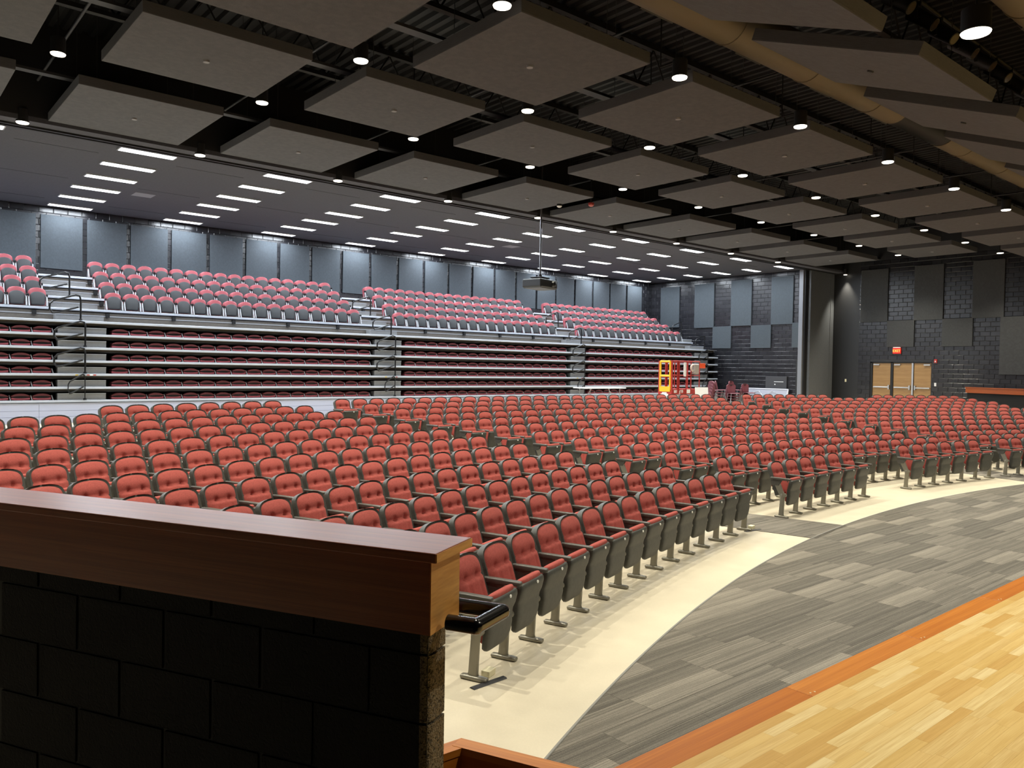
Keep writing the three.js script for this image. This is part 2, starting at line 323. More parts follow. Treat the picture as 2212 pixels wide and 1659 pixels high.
// ---------------------------------------------------------------- low wall with the wooden cap, near the camera and mirrored across the stage
const blockRough = std(0x9c917c, 0.95, { bumpMap: roughBump, bumpScale: 0.012, map: tex(256, 256, (u, v, x, y) => { const pit = vnoise(u * 34, v * 34, 34, 34) * 0.6 + hash(x >> 1, y >> 1) * 0.4; const l = pit > 0.62 ? 0.38 + 0.2 * hash(x, y) : 0.78 + 0.22 * hash(x, y + 9); return [l, l * 0.97, l * 0.92]; }, true, 0.2, 0.2) });
const blockPaint = std(0x0c0c0d, 0.8, { bumpMap: roughBump, bumpScale: 0.002 });
function lowWall(pos, turn, length, flip, label, detail) {
  // local x runs from the free end along the wall, local z across it (0 = stage side)
  const g = group('low_wall', pos, turn); tag(g, label, 'low wall', null, 'structure');
  const s = flip ? -1 : 1, cap = (x0, x1, y0, y1, z0, z1, r) => { const q = r ? new RoundedBoxGeometry(x1 - x0, y1 - y0, z1 - z0, 2, r) : bx(x1 - x0, y1 - y0, z1 - z0); const uv = q.attributes.uv, p = q.attributes.position, nn = q.attributes.normal; for (let i = 0; i < uv.count; i++) { if (Math.abs(nn.getX(i)) > 0.7) uv.setXY(i, p.getZ(i), p.getY(i)); else uv.setXY(i, p.getX(i), p.getZ(i) + p.getY(i)); } return q.translate((x0 + x1) / 2, (y0 + y1) / 2, s * (z0 + z1) / 2); };
  mesh('cap_board', cap(0, length, -0.029, 0, 0, 0.244, 0.004), capWood, g);
  mesh('side_board', cap(0.028, length, -0.245, -0.029, 0.020, 0.040), capWood, g);
  mesh('side_board', cap(0.028, length, -0.245, -0.029, 0.192, 0.212), capWood, g);
  mesh('end_board', cap(0.026, 0.05, -0.245, -0.029, 0.022, 0.210), capEnd, g);
  mesh('cap_end', cap(-0.0015, 0.002, -0.0275, -0.002, 0.003, 0.241), capEnd, g);
  mesh('core', cap(0.05, length, -0.245, -0.029, 0.04, 0.192), M.black, g);
  const th = 0.105, zc0 = 0.022;
  const low = -1.95, hgt = 0.2032;
  let y = -0.245, row = 0;
  // courses: the first shows only its upper part under the boards
  for (let top = -0.245 + 0.14; top > low; top -= hgt, row++) {
    const y1 = Math.min(top, -0.2455), y0 = Math.max(top - hgt + 0.008, low);
    let x = 0.028, k = 0;
    while (x < length) {
      const L = k === 0 && row % 2 ? 0.198 : 0.398;
      const x1 = Math.min(x + L, length);
      const near = detail && x < 1.7;
      if (near) {
        if (k === 0) {                                 // bullnose end block
          const r = 0.03, sh = new THREE.Shape(); sh.moveTo(x + r, 0); sh.quadraticCurveTo(x, 0, x, r); sh.lineTo(x, th - 0.004); sh.lineTo(x + r, th - 0.004); sh.closePath();
          const q = new THREE.ExtrudeGeometry(sh, { depth: y1 - y0, bevelEnabled: false, curveSegments: 8 }); q.rotateX(Math.PI / 2); q.translate(0, y1, zc0);
          if (flip) q.scale(1, 1, -1);
          const bl = mesh('block', cap(x + 0.03, x1, y0, y1, zc0, zc0 + th - 0.004), blockPaint, g);
          mesh('bare_end', q, blockRough, bl);
        } else mesh('block', cap(x, x1 - 0.008, y0, y1, zc0, zc0 + th - 0.004), blockPaint, g);
      }
      x += L + 0.008; k++;
    }
  }
  mesh('mortar', cap(0.036, length, low, -0.2456, zc0 + 0.006, zc0 + th - 0.01), M.black, g);
  if (!detail) mesh('block_face', cap(0.03, length, low, -0.2457, zc0, zc0 + th), blockPaint, g);
  return g;
}
const FG = 1.065, wallDir = Math.atan2(0.885, -0.465);
lowWall(P(1.189 * FG, -0.5 * FG, 1.708 * FG), wallDir, 12.5, false, 'dark block wall with a broad brown wooden cap beside the stage steps', true);
{
  // mirrored wall on the far side, seen in front of the exit wall
  const t = onX(2092, 836, XR - 0.05);
  const dirM = Math.atan2(-0.885, -0.465);
  const g = lowWall(P(XR - 0.02 - 0.465 * 9, t[1], 13.0 - 0.885 * 9), Math.atan2(0.885, 0.465), 9, true, 'distant block wall with an orange wooden cap against the exit wall', false);
}
// black pipe handrail wrapping the end of the low wall
{
  const h = -0.707 * FG, q = ([x, z]) => P(x * FG, h, z * FG), w = [-0.465, 0.885];
  const corner2 = [1.439, 1.728], corner1 = [1.300, 1.672], far = [corner2[0] + w[0] * 2.2, corner2[1] + w[1] * 2.2];
  const g = group('handrail_return'); tag(g, 'glossy black pipe handrail wrapping the wooden wall end', 'handrail');
  const a = [corner1[0] + w[0] * 0.085, corner1[1] + w[1] * 0.085];
  const R = 0.0235;
  mesh('rail', merge([bar(q(a), q(corner1), R, 16), bar(q(corner1), q(corner2), R, 16), new THREE.SphereGeometry(R, 16, 10).translate(...q(corner1).toArray()), new THREE.SphereGeometry(R, 16, 10).translate(...q(corner2).toArray())]), M.glossBlack, g);
  mesh('long_rail', bar(q(corner2), q(far).add(new THREE.Vector3(0, -0.0, 0)), R, 16), M.glossBlack, g);
  
}

// ---------------------------------------------------------------- room shell
function structure(name, geo, mat, label, cat) { const m = mesh(name, geo, mat, scene); return tag(m, label, cat, null, 'structure'); }
structure('ceiling_slab', hbox(XL - 0.3, XR + 0.3, ROOF + 0.2, ROOF + 0.5, -9, ZBACK + 0.3), M.deckBlack, 'dark roof above the hanging ceiling panels', 'ceiling');
structure('wall_left', hbox(XL - 0.3, XL, FRONT - 0.5, ROOF + 0.3, -9, ZBACK + 0.3), M.wallPaint, 'charcoal side wall of the hall beside the stage', 'wall');
structure('wall_stage', hbox(XL - 0.3, XR + 0.3, FRONT - 0.5, ROOF + 0.3, -9.3, -8.6), M.black, 'black rear wall of the stage', 'wall');
structure('wall_bay_left', hbox(XL, XBAYL, FRONT - 0.5, ROOF, 19.2, ZBACK), M.drywall, 'charcoal wall closing the bleacher bay', 'wall');
// block walls: courses of separate blocks over a recessed joint plane
function blockGeo(w, h) { // front face in +z with chamfered edges
  const c = 0.012, d = 0.009, X = w / 2, Y = h / 2, f = [[-X + c, -Y + c, d], [X - c, -Y + c, d], [X - c, Y - c, d], [-X + c, Y - c, d]], b = [[-X, -Y, 0], [X, -Y, 0], [X, Y, 0], [-X, Y, 0]];
  const tri = [], q = (p, r, s, t) => tri.push(p, r, s, p, s, t); q(f[0], f[1], f[2], f[3]); for (let i = 0; i < 4; i++) { const j = (i + 1) % 4; q(b[i], b[j], f[j], f[i]); }
  const g = new THREE.BufferGeometry(); g.setAttribute('position', new THREE.Float32BufferAttribute(tri.flat(), 3)); g.setAttribute('uv', new THREE.Float32BufferAttribute(tri.map(v => [v[0], v[1]]).flat(), 2)); g.computeVertexNormals(); return g;
}
const wallMats = [0x212125, 0x26262a, 0x1e1e22].map(c => std(c, 0.24, { bumpMap: paintBump, bumpScale: 0.0012 }));
const BLK = blockGeo(0.398, 0.196);
function blockWall(root, place, u0, u1, h0, h1, hidden, turn, limit, opening) {
  const list = [], courses = Math.floor((h1 - h0) / 0.2032);
  for (let r = 0; r < courses; r++) {
    const h = h1 - 0.1016 - r * 0.2032;
    const spans = opening && h - 0.1 < opening[2] ? [[u0, opening[0]], [opening[1], u1]] : [[u0, u1]];
    for (const [s0, s1] of spans) for (let u = u0 - (r % 2 ? 0.2032 : 0); u < s1; u += 0.4064) {
      const a = Math.max(u, s0), e = Math.min(u + 0.4064, s1), len = e - a; if (len < 0.03) continue;
      const c = (a + e) / 2;
      if (hidden.some(([p, q, s, t]) => a > p && e < q && h - 0.1 > s && h + 0.1 < t)) continue;
      const v = place(c, h), pr = project(v.x, v.y - EYE, -v.z); if (pr[2] < 0.5 || pr[0] < -120 || pr[0] > 2340) continue;
      list.push([v, (len - 0.0084) / 0.398, pr[2]]);
    }
  }
  list.sort((a, b) => a[2] - b[2]);
  const rest = [[], [], []];
  list.forEach(([v, sc], i) => {
    const k = Math.floor(rnd() * 3);
    if (i < limit) { const m = mesh('block', BLK, wallMats[k], root); m.position.copy(v); m.rotation.y = turn; m.scale.x = sc; }
    else rest[k].push(BLK.clone().scale(sc, 1, 1).rotateY(turn).translate(v.x, v.y, v.z));
  });
  rest.forEach((l, k) => { if (l.length) mesh('far_blocks', merge(l), wallMats[k], root).userData.kind = 'stuff'; });
}
function paneledWall(name, label, geo) { const g = group(name); tag(g, label, 'wall', null, 'structure'); mesh('joint_face', geo, M.joint, g); return g; }
const exitPanels = [[16.59, 17.87, 2.47, 4.95], [14.16, 15.41, 2.48, 4.95], [11.76, 12.98, 2.49, 4.95], [15.37, 16.59, 1.28, 2.5], [12.94, 14.18, 1.28, 2.5], [9.6, 11.88, 0.07, 2.5]];
const door = { z0: 14.58, z1: 17.36, top: 0.585 };
{
  const w = paneledWall('wall_right', 'charcoal painted block wall with the exit doors', merge([
    hbox(XR, XR + 0.3, FRONT - 0.5, ROOF + 0.3, -9, door.z0), hbox(XR, XR + 0.3, FRONT - 0.5, ROOF + 0.3, door.z1, 17.95), hbox(XR, XR + 0.3, door.top, ROOF + 0.3, door.z0, door.z1)]));
  blockWall(w, (u, h) => P(XR - 0.002, h, u), 8.4, 17.95, -1.75, 5.36, exitPanels, -Math.PI / 2, 295, [door.z0 - 0.005, door.z1 + 0.005, door.top + 0.02]);
  structure('wall_pier', merge([hbox(XR, XR + 0.3, FRONT - 0.5, ROOF + 0.3, 17.95, 19.4)]), std(0x1f1f21, 0.45, { map: grainTex }), 'smooth dark wall beside the exit doors washed by a downlight', 'wall');
}
{
  const w = paneledWall('wall_bay_right', 'charcoal block side wall of the bleacher bay', hbox(XBAY, XBAY + 0.25, FRONT - 0.5, 4.95, 19.45, ZBACK));
  const sp = [[26.7, 27.98, 2.37, 4.6], [24.45, 25.69, 2.3, 4.62], [22.22, 23.42, 2.34, 4.66], [19.95, 21.12, 2.34, 4.66], [23.38, 24.5, 1.2, 2.34], [21.1, 22.22, 1.2, 2.34], [19.45, 19.97, 1.2, 2.4]];
  blockWall(w, (u, h) => P(XBAY - 0.002, h, u), 19.5, ZBACK, -1.75, 4.9, [...sp, [24, ZBACK, -3, 0.9]], -Math.PI / 2, 295);
  sp.forEach(([z0, z1, h0, h1], i) => {
    const m = mesh('sound_absorber', new RoundedBoxGeometry(0.06, h1 - h0, z1 - z0, 1, 0.008).translate(...P(XBAY - 0.052, (h0 + h1) / 2, (z0 + z1) / 2).toArray()), M.panel, scene);
    tag(m, i < 4 ? `tall grey fabric panel on bleacher bay side wall, ${ORD[i]} from the back corner` : `square grey fabric panel low on bleacher bay side wall, ${ORD[i - 4]} from the back corner`, 'wall panel', 'panels on the bleacher bay side wall');
  });
}
{
  const w = paneledWall('wall_back', 'charcoal block rear wall above the bleachers', hbox(XL, XR, FRONT - 0.5, ROOF, ZBACK, ZBACK + 0.3));
  const hidden = []; for (let i = -6; i < 22; i++) { const X = 4.55 + 1.325 * i; hidden.push([X, X + 1.19, 2.93, 4.62]); }
  blockWall(w, (u, h) => P(u, h, ZBACK - 0.002), XBAYL, XBAY, 2.45, 4.9, hidden, 0, 295);
  for (let i = -2; i < 22; i++) {
    const X = 4.55 + 1.325 * i, m = mesh('sound_absorber', new RoundedBoxGeometry(1.19, 1.69, 0.06, 1, 0.008).translate(...P(X + 0.595, 3.775, ZBACK - 0.052).toArray()), M.panel, scene);
    tag(m, `grey fabric panel on the rear wall above the bleachers, ${ORD[21 - i]} from the far corner`, 'wall panel', 'panels on the rear wall');
  }
}
exitPanels.forEach(([z0, z1, h0, h1], i) => {
  const m = mesh('sound_absorber', new RoundedBoxGeometry(0.06, h1 - h0, z1 - z0, 1, 0.008).translate(...P(XR - 0.052, (h0 + h1) / 2, (z0 + z1) / 2).toArray()), M.panelDark, scene);
  tag(m, ['tall dark panel high on the exit wall beside the pier', 'tall dark panel high on the exit wall right above the doors', 'tall dark panel high on the exit wall over the wood cap', 'square dark panel above the exit sign', 'square dark panel above the fire alarm strobe', 'large dark panel low on the exit wall above the wood cap'][i], 'wall panel', 'panels on the exit wall');
});
// jog between the bleacher bay and the hall, with the pocket of the folding partition
structure('wall_jog', hbox(XBAY + 0.28, XR + 0.3, FRONT - 0.5, ROOF, 19.25, 19.5), std(0x606368, 0.8, { map: grainTex }), 'smooth grey wall closing the partition pocket', 'wall');
structure('trim_1', hbox(XBAY - 0.12, XBAY + 0.0, FRONT, 4.9, 19.42, 19.62), std(0x6e7076, 0.6), 'pale jamb strip at the edge of the bleacher bay', 'trim');
structure('wall_pocket', hbox(XBAY + 0.0, XBAY + 0.28, FRONT - 0.5, 4.9, 19.36, 19.5), M.black, 'black slot of the folding partition pocket', 'wall');
structure('trim_2', hbox(XR - 0.35, XR - 0.32, FRONT, 4.85, 19.23, 19.25), std(0x5c5e62, 0.7), 'thin metal edge on the pocket wall', 'trim');
structure('trim_5', hbox(XBAY - 0.05, XBAY - 0.012, BACK, 0.62, 19.66, 19.74), M.black, 'black edge strip low on the bay side wall', 'trim');
// bleacher bay ceiling and the partition track
structure('ceiling', hbox(XL, XR + 0.3, 4.9, 5.0, 18.75, ZBACK), M.soffit, 'dark grey plasterboard ceiling over the bleachers', 'ceiling');
structure('wall_bulkhead', hbox(XL, XR + 0.3, 5.0, ROOF + 0.2, 18.75, 18.9), M.deckBlack, 'dark bulkhead above the bleacher ceiling edge', 'wall');
structure('trim_3', merge([hbox(XL, XR, 4.86, 4.9, 19.1, 19.18), hbox(XL, XR, 4.87, 4.9, 19.32, 19.38)]), M.black, 'dark ceiling track of the folding partition', 'track');
// corrugated roof deck
{
  const geos = [], n = 165, dx = 42.6 / n; const pos = [];
  for (let i = 0; i < n; i++) {
    const a = XL - 0.3 + i * dx, hs = [[0, 0], [0.35, 0], [0.5, -0.07], [0.85, -0.07], [1, 0]];
    for (let k = 0; k < 4; k++) { const A = P(a + hs[k][0] * dx, ROOF + hs[k][1], 0), B = P(a + hs[k + 1][0] * dx, ROOF + hs[k + 1][1], 0); pos.push(A.x, A.y, -18.9, B.x, B.y, -18.9, B.x, B.y, 0, A.x, A.y, -18.9, B.x, B.y, 0, A.x, A.y, 0); }
  }
  const g = new THREE.BufferGeometry(); g.setAttribute('position', new THREE.Float32BufferAttribute(pos, 3)); g.setAttribute('uv', new THREE.Float32BufferAttribute(new Float32Array(pos.length / 3 * 2), 2)); g.computeVertexNormals();
  structure('ceiling_deck', g, M.deckBlack, 'black corrugated metal roof deck', 'roof deck');
}
// roof joists, channels over the cloud rows and conduits
const ROWS = [{ h: 4.55, z0: 7.65, z1: 10.18, x0: 6.52, w: 2.53 }, { h: 4.93, z0: 11.88, z1: 14.28, x0: 6.68, w: 2.58 }, { h: 4.97, z0: 15.85, z1: 18.74, x0: 6.66, w: 2.60 }];
[6.4, 10.9, 15.0].forEach((Z, i) => {
  const g = group('roof_joist'); tag(g, `black open web roof joist over the ${['first', 'second', 'third'][i]} gap between ceiling panels`, 'joist', 'roof joists');
  mesh('top_chord', hbox(XL, XR, 6.78, 6.9, Z - 0.06, Z + 0.06), M.deckBlack, g); mesh('bottom_chord', hbox(XL, XR, 5.95, 6.03, Z - 0.06, Z + 0.06), M.deckBlack, g);
  const webs = []; for (let X = XL + 0.5; X < XR - 0.5; X += 1.0) { webs.push(bar(P(X, 6.0, Z), P(X + 0.5, 6.8, Z), 0.02, 5)); webs.push(bar(P(X + 0.5, 6.8, Z), P(X + 1, 6.0, Z), 0.02, 5)); }
  const m = mesh('web_bars', merge(webs), M.deckBlack, g); m.userData.kind = 'stuff';
});
ROWS.forEach((r, i) => {
  const Z = [9.97, 13.04, 17.1][i], m = mesh('suspension_channel', hbox(XL, XR, r.h + 0.42, r.h + 0.47, Z - 0.09, Z + 0.09), M.steelDark, scene);
  tag(m, `grey metal channel carrying the ${ORD[i]} row of ceiling panels`, 'channel', 'channels above the ceiling panels');
});
for (let i = -1; i < 9; i++) { const X = 2.66 + 3.56 * i + 0.25, m = mesh('conduit', bar(P(X, 5.75, 8.0), P(X, 5.75, 18.7), 0.025, 6), M.steelDark, scene); tag(m, `thin grey conduit above the ceiling panels, ${ORD[8 - i]} from the exit wall`, 'conduit', 'conduits above the ceiling panels'); }

// ---------------------------------------------------------------- ceiling clouds
function addCloud(o, w, d, y) {
  mesh('edge_frame', new RoundedBoxGeometry(w, 0.17, d, 1, 0.008).translate(0, y + 0.004, 0), M.cloud, o);
  mesh('panel', new RoundedBoxGeometry(w - 0.006, 0.02, d - 0.006, 1, 0.004).translate(0, y - 0.077, 0), M.cloud, o);
}
ROWS.forEach((r, ri) => {
  for (let i = -3; i < 9; i++) {
    const X = r.x0 + 3.56 * i; if (X < XL || X + r.w > (ri === 2 ? XR : XR)) continue;
    const o = group('acoustic_cloud', P(X + r.w / 2, r.h + 0.085, (r.z0 + r.z1) / 2));
    tag(o, `square grey acoustic ceiling panel, ${['row next to the duct', 'middle row', 'row beside the bleacher ceiling'][ri]}, ${ORD[8 - i]} from exit wall side`, 'ceiling panel', ['ceiling panels in the row by the duct', 'ceiling panels in the middle row', 'ceiling panels in the row by the bleacher ceiling'][ri]);
    addCloud(o, r.w, r.z1 - r.z0, 0);
    const c = mesh('sensor', new THREE.CylinderGeometry(0.055, 0.05, 0.03, 14).translate(0, -0.1, 0), std(0x86868a, 0.6), o);
    for (const sx of [-1, 1]) for (const sz of [-1, 1]) mesh('hanger', new THREE.CylinderGeometry(0.005, 0.005, ROOF - r.h - 0.1, 5).translate(sx * r.w * 0.34, (ROOF - r.h - 0.1) / 2, sz * (r.z1 - r.z0) * 0.3), M.steelDark, o);
  }
});
// tilted reflectors over the stage edge
{
  const Zn = 4.34, Hn = 4.06, Zf = 6.78, Hf = 5.0, L = Math.hypot(Zf - Zn, Hf - Hn);
  for (let i = -4; i < 8; i++) {
    const X = 10.34 + 3.56 * i; if (X + 2.55 > XR) continue; const o = group('stage_reflector', P(X + 1.275, (Hn + Hf) / 2, (Zn + Zf) / 2));
    o.rotation.x = Math.atan2(Hf - Hn, Zf - Zn);
    tag(o, `tilted acoustic reflector hung above the stage front, ${ORD[7 - i]} from the exit wall side`, 'ceiling panel', 'tilted reflectors above the stage front');
    addCloud(o, 2.55, L, 0.085); mesh('sensor', new THREE.CylinderGeometry(0.05, 0.045, 0.03, 12).translate(0, -0.01, 0), M.panelDark, o);
    for (const sx of [-1, 1]) mesh('hanger', new THREE.CylinderGeometry(0.006, 0.006, 1.5, 5).rotateX(-o.rotation.x).translate(sx * 1.0, 0.8, L * 0.3 - 0.3), M.steelDark, o);
  }
}
// round ducts
function duct(Z, H, r, x0, x1, label, name, mat) {
  const o = group(name); tag(o, label, 'duct');
  const a = P(x0, H, Z), g = new THREE.CylinderGeometry(r, r, x1 - x0, 28, 1).rotateZ(Math.PI / 2).translate((x0 + x1) / 2, a.y, a.z);
  mesh('pipe', g, mat, o);
  for (let X = x0 + 1.2; X < x1 - 0.3; X += 2.4) {
    mesh('seam_band', new THREE.TorusGeometry(r + 0.004, 0.012, 6, 28).rotateY(Math.PI / 2).translate(X, a.y, a.z), mat, o);
    const gr = bx(0.75, 0.10, 0.03); gr.rotateX(-0.75); gr.translate(X + 0.9, a.y - r * 0.70, a.z - r * 0.73); const v = mesh('grille', gr, M.steelDark, o);
  }
  return o;
}
duct(7.43, 5.6, 0.36, XL + 0.1, 16.6, 'tan round air duct over the first seats, long run', 'air_duct', M.duct);
duct(7.43, 5.6, 0.36, 19.0, XR - 0.1, 'tan round air duct over the first seats, run beyond the black tee', 'air_duct', M.duct);
{ const o = group('duct_tee'); tag(o, 'black duct tee joining the two tan duct runs', 'duct'); const a = P(17.8, 5.6, 7.43);
  mesh('sleeve', new THREE.CylinderGeometry(0.35, 0.35, 2.38, 24).rotateZ(Math.PI / 2).translate(a.x, a.y, a.z), M.black, o); mesh('branch', new THREE.CylinderGeometry(0.3, 0.34, 1.0, 24).translate(a.x, a.y + 0.6, a.z), M.black, o); }
duct(3.98, 5.6, 0.35, XL + 0.1, XR - 0.1, 'tan round air duct above the stage lighting pipe', 'air_duct', M.duct);
// lighting pipe with theatre spotlights
{
  const pipe = group('lighting_pipe'); tag(pipe, 'black stage lighting pipe above the stage front', 'lighting pipe');
  const Z = 4.9, H = 5.35; mesh('pipe', bar(P(XL + 0.2, H, Z), P(XR - 0.2, H, Z), 0.025, 8), M.black, pipe);
  const sp = new THREE.Group();
  const lens = std(0x3a2f28, 0.15);
  for (let i = 0; i < 9; i++) {
    const X = 10.9 + i * 0.75, o = group('theatre_spotlight', P(X, H, Z)); o.rotation.y = 0.15 * Math.sin(i * 2.3);
    tag(o, `black theatre spotlight on the lighting pipe, ${ORD[8 - i]} from the exit wall end`, 'spotlight', 'spotlights on the lighting pipe');
    mesh('clamp', bx(0.05, 0.12, 0.05).translate(0, -0.06, 0), M.black, o);
    mesh('yoke', merge([bx(0.03, 0.2, 0.04).translate(-0.12, -0.2, 0), bx(0.03, 0.2, 0.04).translate(0.12, -0.2, 0), bx(0.27, 0.02, 0.04).translate(0, -0.11, 0)]), M.black, o);
    mesh('body', new THREE.CylinderGeometry(0.09, 0.11, 0.42, 14).rotateX(Math.PI / 2 + 0.7).translate(0, -0.27, 0.05), M.black, o);
    mesh('lens', new THREE.CylinderGeometry(0.075, 0.075, 0.01, 14).rotateX(Math.PI / 2 + 0.7).translate(0, -0.405, 0.21), lens, o);
  }
}
// ---------------------------------------------------------------- lamps
const spotGeo = { body: new THREE.CylinderGeometry(0.115, 0.115, 0.26, 18, 1).translate(0, 0.135, 0), ring: new THREE.TorusGeometry(0.108, 0.010, 6, 20).rotateX(Math.PI / 2).translate(0, 0.012, 0), lens: new THREE.CylinderGeometry(0.118, 0.110, 0.018, 22).translate(0, -0.008, 0) };
function downlight(X, H, Z, power, label, grp, big = 1, stem = true, angle = 1.0) {
  const o = group('downlight', P(X, H, Z)); tag(o, label, 'ceiling light', grp);
  const s = g => big === 1 ? g : g.clone().scale(big, 1, big);
  const hs = mesh('housing', s(spotGeo.body), M.black, o); mesh('ring', s(spotGeo.ring), M.black, hs); mesh('lens', s(spotGeo.lens), M.lampWarm, hs);
  if (stem === 'arm') mesh('stem', merge([bx(0.025, 0.025, 0.4).translate(0, 0.27, -0.19), new THREE.CylinderGeometry(0.012, 0.012, ROOF - H - 0.3, 6).translate(0, 0.27 + (ROOF - H - 0.3) / 2, -0.38)]), M.black, o);
  else if (stem) mesh('stem', new THREE.CylinderGeometry(0.012, 0.012, ROOF - H - 0.2, 6).translate(0, 0.25 + (ROOF - H - 0.2) / 2, 0), M.black, o);
  const l = new THREE.SpotLight(WARM, power, 0, angle, 0.7, 2); l.name = 'lamp_beam'; l.position.set(0, -0.06, 0); l.castShadow = true; l.shadow.radius = 2.5; l.target.position.set(0, -1, 0); l.target.name = 'beam_target'; l.add(l.target); o.add(l);
}
[[4.54, 7.67], [4.88, 11.24], [5.19, 15.2], [5.17, 18.95]].forEach(([H, Z], ri) => {
  for (let i = -1; i < 10; i++) {
    const X = 2.66 + 3.56 * i; if (ri === 3) { if (i < 9) downlight(X, 4.86, 18.92 - 0.1, SPOT_POWER * 0.8, `small round downlight beside the partition track, ${ORD[9 - i]} from the exit wall`, 'downlights beside the partition track', 1, false); continue; }
    downlight(X, H, Z, SPOT_POWER, `round downlight at a ceiling panel corner, ${ORD[ri]} row from stage, ${ORD[9 - i]} from exit wall`, `downlights in the ${ORD[ri]} row`, 1, ri ? true : 'arm');
  }
});
for (let j = -2; j < 8; j++) downlight(9.8 + 3.56 * j, 3.92, 3.49, SPOT_POWER * 0.35, `large round floodlight above the stage edge, ${ORD[7 - j]} from the exit wall`, 'floodlights above the stage edge', 1.35);
// wall washer grazing the smooth pier
for (let i = 0; i < 7; i++) downlight(5.4 + 3.6 * i, 4.7, -0.9, SPOT_POWER * 1.0, `work light hung over the stage floor, ${ORD[6 - i]} from the exit wall side`, 'work lights over the stage', 1.35, true, 1.1);
downlight(XR - 0.2, 4.80, 18.6, SPOT_POWER * 1.1, 'small downlight grazing the smooth pier by the exit doors', null, 0.7, true, 0.55);
// recessed strip panels in the bleacher ceiling
{
  const frame = bx(1.26, 0.03, 0.36), glow = bx(1.2, 0.012, 0.3).translate(0, -0.014, 0);
  for (let c = -2; c < 9; c++) for (let r = 0; r < 6; r++) {
    const X = 5.283 + 3.457 * c, Z = 19.6 + 1.704 * r + 0.0, o = group('strip_light', P(X, 4.885, Z)); 
    tag(o, `white strip light in bleacher ceiling, ${ORD[r]} row from partition track, ${ORD[8 - c]} from side wall`, 'ceiling light', `strip lights in the ${ORD[r]} row`);
    const fr = mesh('frame', frame, M.aluDull, o); mesh('diffuser', glow, M.lampWhite, fr);
    const l = new THREE.RectAreaLight(COOL, STRIP_POWER, 1.2, 0.3); l.name = 'panel_light'; l.rotation.x = -Math.PI / 2; l.position.set(0, -0.03, 0); o.add(l);
  }
}
